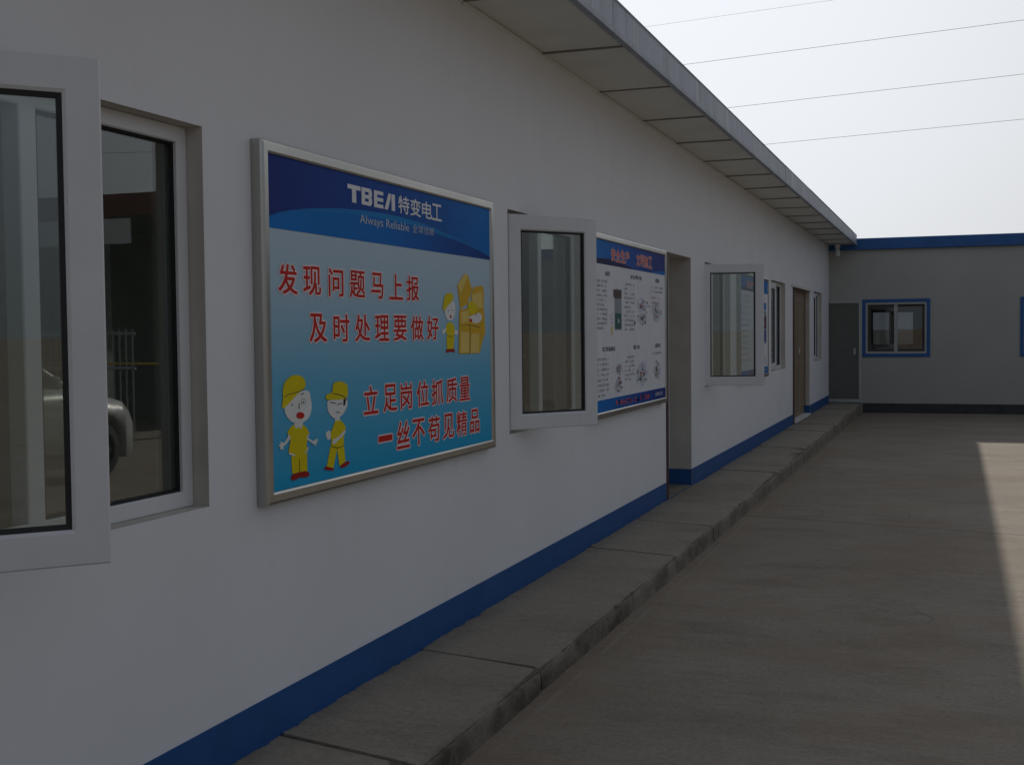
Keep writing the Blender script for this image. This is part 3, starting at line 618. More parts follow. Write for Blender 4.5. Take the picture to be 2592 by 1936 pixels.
DRAW = [
  ('skin',2,[(3.74, 1.248), (3.749, 1.273), (3.81, 1.292), (3.89, 1.304), (3.922, 1.295), (3.926, 1.273), (3.935, 1.249), (3.933, 1.227), (3.914, 1.201), (3.877, 1.188), (3.833, 1.185), (3.789, 1.194), (3.76, 1.212), (3.744, 1.23)],1),
  ('yellow',3,[(3.721, 1.248), (3.732, 1.274), (3.73, 1.313), (3.747, 1.339), (3.786, 1.357), (3.83, 1.36), (3.874, 1.351), (3.892, 1.333), (3.891, 1.31), (3.836, 1.293), (3.805, 1.277), (3.757, 1.253), (3.731, 1.246)],1),
  ('line',4,[(3.74, 1.286), (3.769, 1.294), (3.837, 1.3), (3.891, 1.31), (3.89, 1.308), (3.838, 1.297), (3.77, 1.291), (3.739, 1.283)],0),
  ('red',4,[(3.879, 1.212), (3.876, 1.206), (3.868, 1.203), (3.856, 1.201), (3.843, 1.202), (3.831, 1.205), (3.823, 1.21), (3.821, 1.215), (3.824, 1.22), (3.832, 1.224), (3.844, 1.226), (3.857, 1.225), (3.868, 1.222), (3.876, 1.217)],1),
  ('ink',4,[(3.878, 1.26), (3.876, 1.258), (3.873, 1.257), (3.869, 1.258), (3.867, 1.261), (3.869, 1.263), (3.873, 1.264), (3.877, 1.263)],1),
  ('ink',4,[(3.797, 1.254), (3.795, 1.252), (3.791, 1.251), (3.788, 1.252), (3.786, 1.255), (3.788, 1.257), (3.792, 1.258), (3.795, 1.257)],1),
  ('line',3.5,[(3.89, 1.261), (3.888, 1.257), (3.883, 1.253), (3.876, 1.251), (3.869, 1.252), (3.862, 1.254), (3.857, 1.258), (3.856, 1.263), (3.858, 1.268), (3.862, 1.271), (3.869, 1.273), (3.877, 1.272), (3.884, 1.27), (3.888, 1.266)],1),
  ('skin',3.8,[(3.887, 1.261), (3.885, 1.257), (3.881, 1.254), (3.876, 1.253), (3.869, 1.253), (3.864, 1.255), (3.86, 1.259), (3.858, 1.263), (3.86, 1.267), (3.864, 1.27), (3.87, 1.271), (3.876, 1.271), (3.882, 1.269), (3.886, 1.265)],1),
  ('line',4,[(3.837, 1.246), (3.844, 1.259), (3.848, 1.258), (3.842, 1.245), (3.849, 1.238), (3.84, 1.239)],0),
  ('line',4,[(3.854, 1.29), (3.876, 1.293), (3.877, 1.29), (3.856, 1.287)],0),
  ('skin',1,[(3.811, 1.193), (3.868, 1.189), (3.875, 1.168), (3.854, 1.163), (3.838, 1.175), (3.821, 1.165), (3.804, 1.175)],0),
  ('yellow',2,[(3.785, 1.179), (3.806, 1.184), (3.822, 1.167), (3.838, 1.174), (3.854, 1.164), (3.868, 1.18), (3.895, 1.166), (3.913, 1.147), (3.903, 1.134), (3.892, 1.104), (3.901, 1.08), (3.878, 1.069), (3.837, 1.065), (3.794, 1.073), (3.764, 1.087), (3.767, 1.102), (3.779, 1.131), (3.762, 1.15), (3.758, 1.162)],0),
  ('skin',3,[(3.758, 1.159), (3.781, 1.139), (3.748, 1.12), (3.728, 1.113), (3.728, 1.101), (3.717, 1.107), (3.706, 1.102), (3.708, 1.114), (3.695, 1.121), (3.71, 1.124), (3.705, 1.132), (3.734, 1.126), (3.762, 1.145)],0),
  ('skin',3,[(3.914, 1.145), (3.901, 1.13), (3.934, 1.115), (3.952, 1.116), (3.967, 1.123), (3.968, 1.117), (3.983, 1.116), (3.966, 1.11), (3.971, 1.101), (3.959, 1.104), (3.956, 1.092), (3.944, 1.102), (3.896, 1.123), (3.894, 1.135)],0),
  ('skin',3,[(3.766, 1.089), (3.81, 1.076), (3.806, 1.071), (3.765, 1.083)],0),
  ('skin',3,[(3.875, 1.073), (3.903, 1.097), (3.908, 1.093), (3.882, 1.074)],0),
  ('yellow',1,[(3.783, 1.074), (3.896, 1.074), (3.896, 1.004), (3.787, 1.012)],0),
  ('line',2,[(3.837, 1.06), (3.841, 1.059), (3.843, 1.01), (3.838, 1.01)],0),
  ('shoe',3,[(3.775, 0.988), (3.781, 1.01), (3.836, 1.012), (3.898, 1.011), (3.915, 0.988), (3.861, 0.989), (3.835, 0.994), (3.817, 0.987)],1),
  ('skin',2,[(4.055, 1.259), (4.176, 1.257), (4.217, 1.252), (4.214, 1.224), (4.184, 1.201), (4.153, 1.187), (4.118, 1.183), (4.084, 1.192), (4.057, 1.214), (4.051, 1.238)],1),
  ('ink',3,[(4.183, 1.258), (4.204, 1.257), (4.193, 1.23), (4.177, 1.23)],0),
  ('yellow',4,[(4.036, 1.266), (4.048, 1.28), (4.097, 1.283), (4.093, 1.31), (4.118, 1.323), (4.168, 1.323), (4.213, 1.31), (4.219, 1.286), (4.213, 1.255), (4.166, 1.254), (4.096, 1.256), (4.052, 1.258)],1),
  ('line',5,[(4.093, 1.282), (4.146, 1.275), (4.201, 1.26), (4.198, 1.257), (4.144, 1.271), (4.091, 1.279)],0),
  ('ink',4,[(4.074, 1.25), (4.117, 1.243), (4.115, 1.24), (4.074, 1.247)],0),
  ('ink',4,[(4.127, 1.237), (4.167, 1.241), (4.167, 1.238), (4.129, 1.234)],0),
  ('ink',4,[(4.114, 1.207), (4.132, 1.21), (4.152, 1.204), (4.15, 1.202), (4.132, 1.207), (4.116, 1.205)],0),
  ('skin',1,[(4.111, 1.187), (4.148, 1.187), (4.158, 1.17), (4.111, 1.171)],0),
  ('yellow',2,[(4.113, 1.176), (4.158, 1.175), (4.193, 1.153), (4.197, 1.134), (4.176, 1.107), (4.185, 1.077), (4.124, 1.073), (4.075, 1.085), (4.081, 1.105), (4.072, 1.129), (4.097, 1.156)],1),
  ('skin',3,[(4.184, 1.135), (4.197, 1.128), (4.166, 1.112), (4.122, 1.096), (4.106, 1.088), (4.088, 1.092), (4.089, 1.104), (4.109, 1.109), (4.143, 1.115)],0),
  ('skin',1.5,[(4.035, 1.132), (4.043, 1.14), (4.074, 1.146), (4.079, 1.11), (4.054, 1.107), (4.042, 1.118)],1),
  ('yellow',1,[(4.075, 1.087), (4.129, 1.078), (4.092, 0.997), (4.041, 1.01)],0),
  ('yellow',1,[(4.121, 1.077), (4.18, 1.08), (4.191, 1.014), (4.142, 1.001)],0),
  ('line',3,[(4.077, 1.084), (4.124, 1.073), (4.183, 1.077), (4.183, 1.075), (4.124, 1.07), (4.077, 1.081)],0),
  ('shoe',3,[(4.017, 1.003), (4.029, 1.013), (4.068, 1.004), (4.099, 0.998), (4.093, 0.989), (4.048, 0.995)],1),
  ('shoe',3,[(4.141, 0.996), (4.157, 1.006), (4.209, 1.015), (4.23, 1.007), (4.203, 0.995), (4.162, 0.991)],1),
  ('gold',1,[(5.343, 1.728), (5.438, 1.787), (5.479, 1.779), (5.533, 1.712), (5.474, 1.645), (5.379, 1.614)],0),
  ('gold_light',1.4,[(5.438, 1.787), (5.479, 1.779), (5.39, 1.688), (5.343, 1.728)],0),
  ('gold',1,[(5.554, 1.726), (5.677, 1.735), (5.692, 1.708), (5.682, 1.596), (5.511, 1.594), (5.522, 1.691)],0),
  ('gold_light',1.5,[(5.53, 1.689), (5.665, 1.704), (5.667, 1.625), (5.535, 1.623)],0),
  ('gold',2,[(5.365, 1.611), (5.48, 1.621), (5.688, 1.618), (5.705, 1.501), (5.669, 1.47), (5.621, 1.402), (5.35, 1.404)],0),
  ('gold_light',3,[(5.378, 1.507), (5.489, 1.508), (5.483, 1.409), (5.365, 1.408)],0),
  ('gold_light',3,[(5.511, 1.499), (5.621, 1.499), (5.611, 1.405), (5.499, 1.404)],0),
  ('line',3,[(5.366, 1.538), (5.501, 1.542), (5.625, 1.531), (5.625, 1.527), (5.501, 1.539), (5.366, 1.536)],0),
  ('line',3.2,[(5.495, 1.541), (5.503, 1.541), (5.494, 1.404), (5.487, 1.404)],0),
  ('gold_light',3,[(5.384, 1.602), (5.479, 1.609), (5.481, 1.556), (5.39, 1.549)],0),
  ('yellow',3,[(5.459, 1.647), (5.544, 1.658), (5.614, 1.624), (5.573, 1.589), (5.488, 1.594)],1),
  ('skin',3,[(5.527, 1.586), (5.628, 1.606), (5.669, 1.575), (5.609, 1.547), (5.534, 1.55), (5.47, 1.576)],1),
  ('red',4,[(5.526, 1.563), (5.523, 1.558), (5.513, 1.555), (5.501, 1.555), (5.491, 1.558), (5.487, 1.563), (5.491, 1.568), (5.501, 1.571), (5.513, 1.571), (5.523, 1.568)],1),
  ('ink',4,[(5.584, 1.594), (5.581, 1.589), (5.577, 1.586), (5.572, 1.588), (5.57, 1.594), (5.572, 1.599), (5.577, 1.601), (5.582, 1.599)],1),
  ('skin',2,[(5.18, 1.611), (5.221, 1.64), (5.308, 1.656), (5.317, 1.601), (5.29, 1.566), (5.245, 1.558), (5.201, 1.568)],1),
  ('yellow',3,[(5.162, 1.606), (5.174, 1.65), (5.192, 1.677), (5.248, 1.692), (5.291, 1.682), (5.29, 1.658), (5.235, 1.634), (5.185, 1.606)],1),
  ('red',3,[(5.267, 1.579), (5.264, 1.574), (5.259, 1.571), (5.253, 1.571), (5.247, 1.574), (5.246, 1.578), (5.248, 1.583), (5.253, 1.586), (5.26, 1.586), (5.265, 1.583)],1),
  ('ink',3,[(5.236, 1.606), (5.235, 1.604), (5.231, 1.602), (5.228, 1.603), (5.227, 1.606), (5.228, 1.608), (5.232, 1.609), (5.235, 1.608)],1),
  ('ink',3,[(5.284, 1.609), (5.283, 1.606), (5.279, 1.605), (5.276, 1.606), (5.275, 1.609), (5.276, 1.611), (5.28, 1.612), (5.283, 1.611)],1),
  ('yellow',1,[(5.2, 1.551), (5.282, 1.552), (5.307, 1.526), (5.303, 1.485), (5.201, 1.485)],1),
  ('skin',1.5,[(5.202, 1.528), (5.155, 1.514), (5.152, 1.5), (5.169, 1.498), (5.199, 1.51)],0),
  ('skin',1.5,[(5.304, 1.514), (5.35, 1.515), (5.34, 1.493), (5.303, 1.495)],0),
  ('yellow',1,[(5.204, 1.488), (5.3, 1.488), (5.289, 1.428), (5.208, 1.429)],0),
  ('shoe',2,[(5.196, 1.412), (5.199, 1.427), (5.298, 1.43), (5.301, 1.412), (5.248, 1.416)],0),
]

parts = {}
for c_, l, pts, sm in DRAW:
    um, vm = sum(q[0] for q in pts)/len(pts), sum(q[1] for q in pts)/len(pts)
    k = 'front' if um < 4.1 else 'side' if um < 4.6 else 'small' if um < 5.44 else 'boxes'
    poly(parts.setdefault(k, MB()), list(pts), XP+.0012+l*.0005, c_, bool(sm))
for k in parts: parts[k].build('stacked_boxes_drawing' if k == 'boxes' else 'worker_drawing', B1, fix=False)

# boards with safety rules: header, small print, faded pictures, footer
def scribble(mb, u0, u1, v0, v1, m, rnd, gap=.012):
    # a line of print too small to read
    a = u0; h_ = v1-v0
    while a < u1-.012:
        wd = min(.022, u1-a)
        if rnd.random() < .86:
            for q in range(3):
                s = rnd.random()
                if s < .5: v = v0+h_*rnd.choice((0, .4, .8)); rect(mb, a, a+wd*.85, v, v+h_*.2, XP+.0012, m)
                else: q_ = a+wd*rnd.choice((0, .3, .62)); rect(mb, q_, q_+wd*.2, v0, v1, XP+.0015, m)
        elif rnd.random() < .5: a += .012
        a += wd+.004
def blob(mb, cu, cv, ru, rv, x, m, rnd, n=11):
    poly(mb, [(cu+ru*math.cos(k*2*math.pi/n)*rnd.uniform(.6, 1.1), cv+rv*math.sin(k*2*math.pi/n)*rnd.uniform(.6, 1.1)) for k in range(n)], x, m, True)
def rules_board(label, y0, seed, kind):
    y1 = y0+2.2; z0, z1 = .922, 2.155
    b = board(label, y0, y1, z0, z1); rnd = random.Random(seed)
    ui, uj, vi, vj = y0+.045, y1-.045, z0+.045, z1-.045; o = y0-7.62
    mb = MB(); mb.box(.004, XP, ui-.004, uj+.004, vi-.004, vj+.004, 'paper')
    rect(mb, ui, uj, 1.952, vj, XP+.0006, 'strip_a' if kind == 0 else 'header_rim'); rect(mb, ui, uj, vi, 1.047, XP+.0006, 'strip_a' if kind == 0 else 'header_rim')
    poly(mb, [(ui, 1.952), (ui+1.1, 1.952), (ui+.75, 1.985), (ui+.4, 1.995), (ui, 1.985)], XP+.0010, 'navy')
    poly(mb, [(uj-.55, 1.952), (uj, 1.952), (uj, 1.985), (uj-.25, 1.975)], XP+.0010, 'header_rim')
    mb.build('printed_panel', b, fix=False)
    mb = MB()
    for ch, a in zip('安全生产文明施工', (8.118, 8.247, 8.375, 8.503, 8.829, 8.957, 9.084, 9.212)):
        if ch == '文': mb.build('heading', b, fix=False); mb = MB()
        rim(mb, ch, a+o, a+o+.107, 1.988, 2.070, .007, XP+.0013, 'halo'); rim(mb, ch, a+o, a+o+.107, 1.988, 2.070, .003, XP+.0018, 'orange', 4)
    mb.build('heading', b, fix=False); mb = MB()
    rnd2 = random.Random(seed+1)
    for a, c_ in ((8.215, 8.70), (8.745, 9.24)):
        q = a
        while q < c_-.03:
            for _ in range(2): v = .988+rnd2.choice((0, .014, .027)); rect(mb, q+o, q+o+.045, v, v+.009, XP+.0012, 'orange')
            for _ in range(2): p = q+rnd2.choice((.002, .017, .033)); rect(mb, p+o, p+o+.009, .988, 1.024, XP+.0015, 'orange')
            q += .060
        mb.build('footer_lettering', b, fix=False); mb = MB()
    scribble(mb, 9.42+o, 9.68+o, .992, 1.020, 'white', rnd2)
    mb.build('footer_logo', b, fix=False)
    mb = MB()
    if kind == 0:
        for a, c_, v in ((7.96, 8.085, 1.893), (8.65, 9.01, 1.898), (9.43, 9.56, 1.898), (7.88, 8.205, 1.384), (8.73, 8.935, 1.386), (9.42, 9.595, 1.390)):
            scribble(mb, a, c_, v-.014, v+.014, 'bluetext', rnd); scribble(mb, a, c_, v-.014, v+.014, 'bluetext', rnd)
        for a, c_, va, vb, n in ((7.70, 8.01, 1.838, 1.526, 11), (8.47, 8.77, 1.838, 1.516, 11), (9.29, 9.70, 1.842, 1.81, 2), (7.70, 8.04, 1.318, 1.076, 8), (8.48, 8.76, 1.318, 1.160, 6), (9.27, 9.70, 1.330, 1.330, 1)):
            for k in range(n):
                v = va+(vb-va)*k/max(1, n-1); scribble(mb, a+(.03 if k == 0 else 0), c_-(rnd.random()*.12 if k in (n-1, n//2) else 0), v-.0085, v+.0085, 'greytext', rnd)
        for v in (1.762, 1.724): scribble(mb, 9.30, 9.57, v-.006, v+.006, 'redtext', rnd)
    else:
        for a, c_, v in ((7.95, 8.2, 1.89), (8.9, 9.2, 1.89)): scribble(mb, a+o, c_+o, v-.014, v+.014, 'bluetext', rnd)
        for k in range(11): scribble(mb, 7.72+o, 8.30+o, 1.82-k*.066, 1.835-k*.066, 'greytext', rnd)
        for k in range(4): scribble(mb, 9.1+o, 9.68+o, 1.16-k*.03, 1.172-k*.03, 'greytext', rnd)
    mb.build('small_print', b, fix=False)
    xl = XP+.0008
    if kind == 0:
        mb = MB()
        poly(mb, [(8.20, 1.515), (8.385, 1.512), (8.392, 1.798), (8.255, 1.798), (8.16, 1.79), (8.165, 1.745), (8.20, 1.735)], xl, 'steelgrey'); rect(mb, 8.21, 8.38, 1.52, 1.63, xl+.0004, 'teal')
        poly(mb, [(8.19, 1.73), (8.17, 1.79), (8.39, 1.79), (8.385, 1.735)], xl+.0005, 'umber'); blob(mb, 8.30, 1.575, .03, .022, xl+.0008, 'palegreen', rnd)
        for k in range(3): blob(mb, 8.118+.006*k, 1.618-.028*k, .018, .012, xl+.0003, 'lilac', rnd)
        blob(mb, 8.125, 1.506, .028, .036, xl+.0004, 'gold_light', rnd); mb.build('picture', b, fix=False)
        for cu, cv, ru, rv in ((9.0, 1.70, .19, .055), (9.0, 1.595, .18, .055), (9.46, 1.66, .17, .10), (8.29, 1.13, .12, .055), (8.30, 1.24, .09, .05), (8.99, 1.19, .18, .09), (9.49, 1.19, .12, .085)):
            mb = MB(); blob(mb, cu, cv, ru, rv, xl+.0002, 'lilac', rnd, 16)
            for k in range(26): blob(mb, cu+rnd.gauss(0, .36)*ru, cv+rnd.gauss(0, .36)*rv, rnd.uniform(.08, .28)*ru, rnd.uniform(.08, .26)*rv, xl+.0005+k*.00002, rnd.choice(('steelgrey', 'steelgrey', 'pinkish', 'palegreen', 'lilac', 'umber', 'brick', 'paper', 'teal')), rnd, 9)
            mb.build('picture', b, fix=False)
    else:
        mb = MB(); rect(mb, 8.95+o, 9.66+o, 1.34, 1.74, xl, 'steelgrey'); rect(mb, 9.0+o, 9.64+o, 1.52, 1.67, xl+.0004, 'purple'); rect(mb, 8.97+o, 9.62+o, 1.36, 1.50, xl+.0004, 'bluetext')
        blob(mb, 9.45+o, 1.58, .12, .05, xl+.0008, 'brick', rnd); mb.build('picture', b, fix=False)
        mb = MB(); rect(mb, 9.30+o, 9.62+o, 1.75, 1.84, xl, 'header_rim'); mb.build('picture', b, fix=False)
    return b
rules_board('white safety rules board with small print between open casement and first doorway', 7.62, 4, 0)
rules_board('white safety board half hidden behind the open casement past the doorway', 13.50, 9, 1)

# ------------------------------------------------------------------ end building across the yard
EB = thing('end_building', 'grey panel building with blue roof edge closing the far end of the yard', 'building', (5, FY, 0))
W1 = (.66, 1.80, 1.02, 2.02)
EW = [(W1[0]+k*2.78, W1[1]+k*2.78, W1[2], W1[3]) for k in range(0, 5)]
mb = MB(); wall_sheet(mb, -6, 15.5, -.12, 3.22, [(a, b, c_, d) for a, b, c_, d in EW], 0, -.10, 'panel', FM)
# rear and side walls, floor and ceiling of the hall behind
RW = [(.42+k*2.9, 1.42+k*2.9, 1.09, 1.94) for k in range(0, 5)]
wall_sheet(mb, -6, 15.5, -.12, 3.0, RW, -5.8, -5.9, 'panel', FM)
for x in (-5.9, 15.4): mb.box(x, x+.1, FY+.1, FY+5.8, -.12, 3.0, 'panel')
mb.build('wall', EB)
mb = MB(); mb.face([(-5.8, FY+.1, -.05), (15.4, FY+.1, -.05), (15.4, FY+5.8, -.05), (-5.8, FY+5.8, -.05)], 'roomfloor'); mb.face([(-5.8, FY+.1, 2.9), (15.4, FY+.1, 2.9), (15.4, FY+5.8, 2.9), (-5.8, FY+5.8, 2.9)], 'room')
mb.build('room_shell', EB, fix=False)
mb = MB(); mb.box(-6.2, 15.7, FY-.01, FY+6.1, 3.03, 3.12, 'panel'); rf = mb.build('roof', EB)
mb = MB()
P_ = [(.0, 3.005), (.075, 3.005), (.080, 3.01), (.080, 3.205), (.07, 3.218), (.0, 3.224)]
n = len(P_)
for a in [0.0+2.9*k for k in range(-2, 6)]:
    b = min(a+2.9, 15.7)-.002
    mb.mesh([(a, FY-.001-d, z) for d, z in P_]+[(b, FY-.001-d, z) for d, z in P_], [(j, (j+1) % n, n+(j+1) % n, n+j) for j in range(n)]+[tuple(range(n)), tuple(range(n, 2*n))], 'bluetrim')
mb.build('fascia', rf)
mb = MB(); mb.box(.63, 15.5, FY-.012, FY-.001, -.12, .095, 'blackskirt'); mb.build('base_band', EB)
mb = MB(); mb.box(.008, .555, FY-.028, FY-.002, .175, 2.00, 'greydoor')
mb.rbox(.46, .50, FY-.05, FY-.0275, 1.02, 1.14, 'alu', .003); mb.frame(.06, .51, .28, 1.90, [(0, .028), (0, .032), (.012, .032), (.012, .028)], 'greydoor', FM)
dr = mb.build('door', EB)
mb = MB(); mb.rbox(.003, .615, FY-.042, FY-.002, 2.001, 2.06, 'alu', .003); mb.rbox(.556, .615, FY-.042, FY-.002, .10, 2.0005, 'alu', .003); mb.build('door_frame', EB)
mb = MB(); mb.rbox(.003, .60, FY-.06, FY-.002, .112, .172, 'alu', .003); mb.build('threshold', EB)
def end_window(a, b, c_, d):
    mb = MB(); mb.frame(a-.042, b+.042, c_-.045, d+.045, [(-.0, .0008), (0, .018), (.062, .018), (.062, .0008)], 'bluetrim', FM); wn = mb.build('window', EB)
    mb = MB(); mb.frame(a+.0005, b-.0005, c_+.0005, d-.0005, [(0, -.09), (0, .008), (.055, .008), (.055, -.09)], 'alu', FM); mb.build('frame', wn)
    m_ = (a+b)/2
    for p, q, dd in ((a+.056, m_+.03, -.035), (m_-.03, b-.056, -.070)):
        mb = MB(); mb.frame(p, q, c_+.056, d-.056, [(0, dd-.014), (0, dd+.014), (.045, dd+.014), (.045, dd-.014)], 'brownframe', FM); mb.build('sliding_sash', wn)
        mb = MB(); mb.box(p+.046, q-.046, FY-dd-.002, FY-dd+.002, c_+.102, d-.102, 'tint'); mb.build('pane', wn)
    mb = MB(); mb.rbox(m_-.035, m_+.03, FY+.010, FY+.019, c_+.058, d-.058, 'alu', .003); mb.build('meeting_rail', wn)
for k in range(len(EW)): end_window(*EW[k])
for a, b, c_, d in RW:
    m_ = (a+b)/2
    mb = MB(); mb.frame(a+.001, b-.001, c_+.001, d-.001, [(0, -5.88), (0, -5.79), (.05, -5.79), (.05, -5.88)], 'brownframe', FM); mb.box(m_-.08, m_+.08, FY+5.80, FY+5.87, c_+.05, d-.05, 'brownframe'); wn = mb.build('rear_window', EB)
    mb = MB(); mb.box(a+.05, b-.05, FY+5.83, FY+5.834, c_+.05, d-.05, 'tint'); mb.build('pane', wn)

# ------------------------------------------------------------------ overhead wires
for k, (a, b) in enumerate((((-6.289, 35.808), (-.809, 34.857)), ((-6.377, 41.339), (4.173, 39.225)), ((-6.317, 49.948), (4.594, 47.5)), ((-6.35, 60.438), (5.113, 57.687)))):
    A_, B_ = Vector((*a, 10.5)), Vector((*b, 10.5)); d = (B_-A_).normalized()
    mb = MB(); pts = [A_+d*s for s in range(-60, 91, 10)]
    mb.tube([(p.x, p.y, p.z+.0006*((s-15)/10)**2) for s, p in zip(range(-60, 91, 10), pts)], (.003, .006, .007, .008)[k], 'wire', 6)
    tag(mb.build('overhead_wire'), ('very thin topmost overhead wire of four crossing the pale sky', 'overhead wire second from the top of four above the roofs', 'overhead wire third from the top of four above the roofs', 'lowest of four overhead wires, just above the blue roof edge')[k], 'wire', 'overhead wires crossing the sky')

# ------------------------------------------------------------------ what the panes mirror: parked car and open shed to the right of the frame
def car(cx, yf, gz):
    # white estate car facing +y, yf = front bumper, cx = centre line
    L, Wd = 4.35, 1.78
    c = thing('parked_car', 'white car parked in the sunny yard, mirrored in the first window', 'car', (cx, yf-L/2, gz))
    prof = [(0, .38, .50, .72), (.06, .24, .72, .80), (.25, .20, .84, .86), (.9, .19, .98, .89), (1.25, .19, 1.03, .89), (2.2, .19, 1.02, .89), (3.2, .19, 1.02, .89), (3.9, .22, 1.0, .88), (4.2, .26, .92, .84), (4.35, .40, .70, .76)]
    WY = (.64, 3.25); WR = .31
    st = sorted({p[0] for p in prof} | {wy+dx for wy in WY for dx in (-.40, -.36, -.28, -.16, 0, .16, .28, .36, .40)})
    def at(t, k):
        for p, q in zip(prof, prof[1:]):
            if p[0] <= t <= q[0]:
                f_ = (t-p[0])/(q[0]-p[0]); return p[k]*(1-f_)+q[k]*f_
    rows = []
    for t in st:
        zb, zt, hw = at(t, 1), at(t, 2), at(t, 3); arch = zb
        for wy in WY:
            if abs(t-wy) < .385: arch = max(arch, .31+math.sqrt(.385**2-(t-wy)**2))
        half = [(hw*.68, arch), (hw*.98, arch), (hw, max(arch+.02, .55)), (hw*.985, max(arch+.04, zt*.80)), (hw*.93, zt-.03), (hw*.80, zt), (0, zt+.02)]
        row = [(cx+a, yf-t, gz+b) for a, b in half]+[(cx-a, yf-t, gz+b) for a, b in reversed(half[:-1])]
        rows.append(row)
    k = len(rows[0]); mb = MB()
    mb.mesh([p for r_ in rows for p in r_], [(i*k+j, i*k+j+1, (i+1)*k+j+1, (i+1)*k+j) for i in range(len(rows)-1) for j in range(k-1)], 'carpaint', True)
    mb.mesh(rows[0], [tuple(range(k))], 'carpaint'); mb.mesh(rows[-1], [tuple(range(k))], 'carpaint')
    mb.box(cx-.66, cx+.66, yf-4.1, yf-.2, gz+.2, gz+.5, 'carblack')
    body = mb.build('body', c)
    # cabin: lower ring to roof ring
    ring = lambda t, hw, z: [(cx-hw, yf-t, gz+z), (cx+hw, yf-t, gz+z)]
    lo = [(1.18, .78, 1.02), (4.05, .78, 1.0)]; hi = [(1.95, .62, 1.47), (3.75, .62, 1.46)]
    mb = MB(); v = ring(*lo[0])+ring(*lo[1])+ring(*hi[0])+ring(*hi[1])
    mb.mesh(v, [(0, 1, 5, 4), (1, 3, 7, 5), (3, 2, 6, 7), (2, 0, 4, 6)], 'carglass'); mb.build('windows', c)
    mb = MB(); mb.mesh([(cx+sx*.645, yf-t, gz+z) for z in (1.465, 1.515) for t, sx in ((1.9, -1), (1.9, 1), (3.82, 1), (3.82, -1))], [(0, 1, 2, 3), (4, 5, 6, 7), (0, 1, 5, 4), (1, 2, 6, 5), (2, 3, 7, 6), (3, 0, 4, 7)], 'carpaint'); mb.build('roof', c)
    for s in (-1, 1):
        for a, b in (((1.16, .80, 1.01), (1.92, .645, 1.48)), ((2.62, .80, 1.01), (2.66, .645, 1.48)), ((4.06, .80, .99), (3.76, .645, 1.48))):
            mb = MB(); mb.tube([(cx+s*a[1], yf-a[0], gz+a[2]), (cx+s*b[1], yf-b[0], gz+b[2])], .035, 'carpaint', 6); mb.build('pillar', c)
    for wy in WY:
        for s in (-1, 1):
            xo = cx+s*.74; mb = MB(); n = 28; vs_ = []
            P_ = [(-.10, .20), (-.10, .285), (-.07, .31), (.07, .31), (.10, .285), (.10, .20)]
            for i in range(n):
                q = 2*math.pi*i/n; vs_ += [(xo+s*d, yf-wy+math.cos(q)*r_, gz+.31+math.sin(q)*r_) for d, r_ in P_]
            m_ = len(P_); mb.mesh(vs_, [(i*m_+j, i*m_+j+1, ((i+1) % n)*m_+j+1, ((i+1) % n)*m_+j) for i in range(n) for j in range(m_-1)], 'tyre', True); wl = mb.build('wheel', c)
            mb = MB(); mb.tube([(xo+s*.02, yf-wy, gz+.31), (xo+s*.05, yf-wy, gz+.31)], .2, 'carblack', 24)
            for q in range(5):
                an = q*2*math.pi/5; ca, sa = math.cos(an), math.sin(an)
                mb.mesh([(xo+s*d, yf-wy+ca*r_-sa*w_, gz+.31+sa*r_+ca*w_) for d in (.05, .075) for r_, w_ in ((.03, -.035), (.2, -.02), (.2, .02), (.03, .035))], [(0, 1, 2, 3), (4, 5, 6, 7), (0, 1, 5, 4), (1, 2, 6, 5), (2, 3, 7, 6), (3, 0, 4, 7)], 'alloy')
            mb.tube([(xo+s*.05, yf-wy, gz+.31), (xo+s*.08, yf-wy, gz+.31)], .05, 'alloy', 14); mb.build('rim', wl)
    for s in (-1, 1):
        mb = MB(); mb.mesh([(cx+s*.50, yf-.045, gz+.64), (cx+s*.76, yf-.12, gz+.66), (cx+s*.78, yf-.24, gz+.80), (cx+s*.52, yf-.10, gz+.76)], [(0, 1, 2, 3)], 'lampclear'); mb.build('headlight', c)
        mb = MB(); mb.rbox(cx+s*.68-.07, cx+s*.68+.07, yf-4.36, yf-4.30, gz+.72, gz+.90, 'redlens', .01); mb.build('tail_light', c)
        mb = MB(); mb.rbox(cx+s*.92-.08, cx+s*.92+.08, yf-1.52, yf-1.44, gz+1.0, gz+1.13, 'carpaint', .02); mb.build('mirror', c)
    mb = MB(); mb.rbox(cx-.45, cx+.45, yf-.02, yf+.01, gz+.44, gz+.60, 'carblack', .005); mb.build('grille', c)
    return c
car(7.0, 11.46, GZ(9.5))

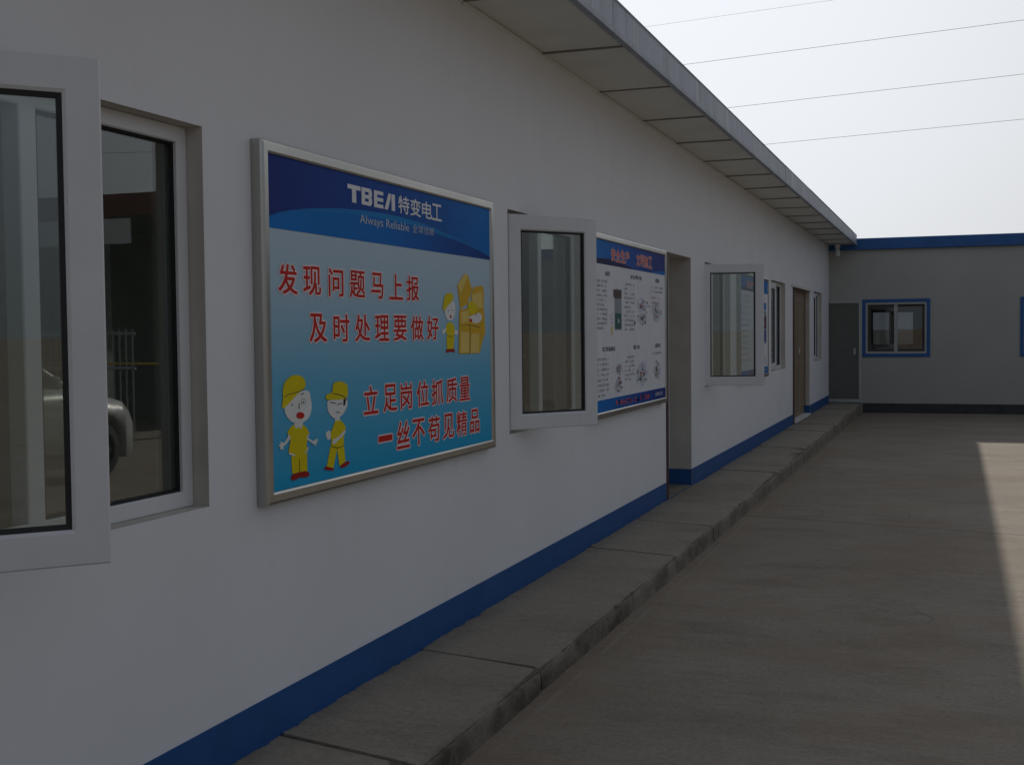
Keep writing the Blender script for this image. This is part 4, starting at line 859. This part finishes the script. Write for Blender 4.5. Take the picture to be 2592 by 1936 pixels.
S = thing('open_shed', 'open fronted shed with dark red eave mirrored in the window glass', 'shed', (13, 18, GZ(18)))
gz = GZ(18)
mb = MB(); mb.box(8.8, 18, 16.0, 21, 3.55, 3.68, 'shedwall'); mb.build('roof', S)
mb = MB(); mb.box(8.75, 18, 15.9, 15.995, 3.38, 3.72, 'shedred'); mb.build('eave_board', S)
mb = MB(); mb.box(8.8, 18, 20.9, 21.0, gz, 3.55, 'shedwall'); mb.box(17.9, 18, 16, 20.9, gz, 3.55, 'shedwall'); mb.build('wall', S)
mb = MB(); mb.box(9.6, 12.4, 15.93, 15.96, 2.95, 3.34, 'whiteplastic'); mb.build('sign_panel', S)
for x in (8.9, 10.3, 11.7, 13.4, 15.2, 17.0):
    mb = MB(); mb.box(x-.09, x+.09, 16.05, 16.23, gz, 3.55, 'shedwall'); mb.build('post', S)
mb = MB(); mb.tube([(8.9, 15.98, 1.08), (13.4, 15.98, 1.08)], .016, 'gold', 8); mb.build('barrier_rail', S)
rl = thing('white_railing', 'white upright railing in front of the open shed, mirrored in the first window', 'railing', (11.5, 15.6, gz))
mb = MB()
for z in (1.02, 1.55): mb.tube([(9.3, 15.6, z), (14.0, 15.6, z)], .022, 'alu', 6)
mb.build('rail', rl); mb = MB()
for k in range(40): mb.tube([(9.35+k*.119, 15.6, gz), (9.35+k*.119, 15.6, 1.62)], .012, 'alu', 5)
o_ = mb.build('bars', rl); o_['kind'] = 'stuff'
# bookcase against the partition, seen through the open half of the second window
bc = thing('bookcase', 'reddish brown bookcase with white shelf edges in the room behind the second window', 'bookcase', (-1.5, 9.6, .11))
mb = MB(); mb.box(-2.0, -.975, 9.70, 9.84, .112, 1.80, 'ply'); mb.box(-2.0, -1.96, 9.37, 9.6995, .112, 1.80, 'ply'); mb.box(-1.015, -.975, 9.37, 9.6995, .112, 1.80, 'ply'); mb.build('carcass', bc)
for z in (.45, .88, 1.31, 1.79):
    mb = MB(); mb.rbox(-1.955, -1.02, 9.365, 9.698, z-.012, z+.013, 'whiteplastic', .002); mb.build('shelf', bc)
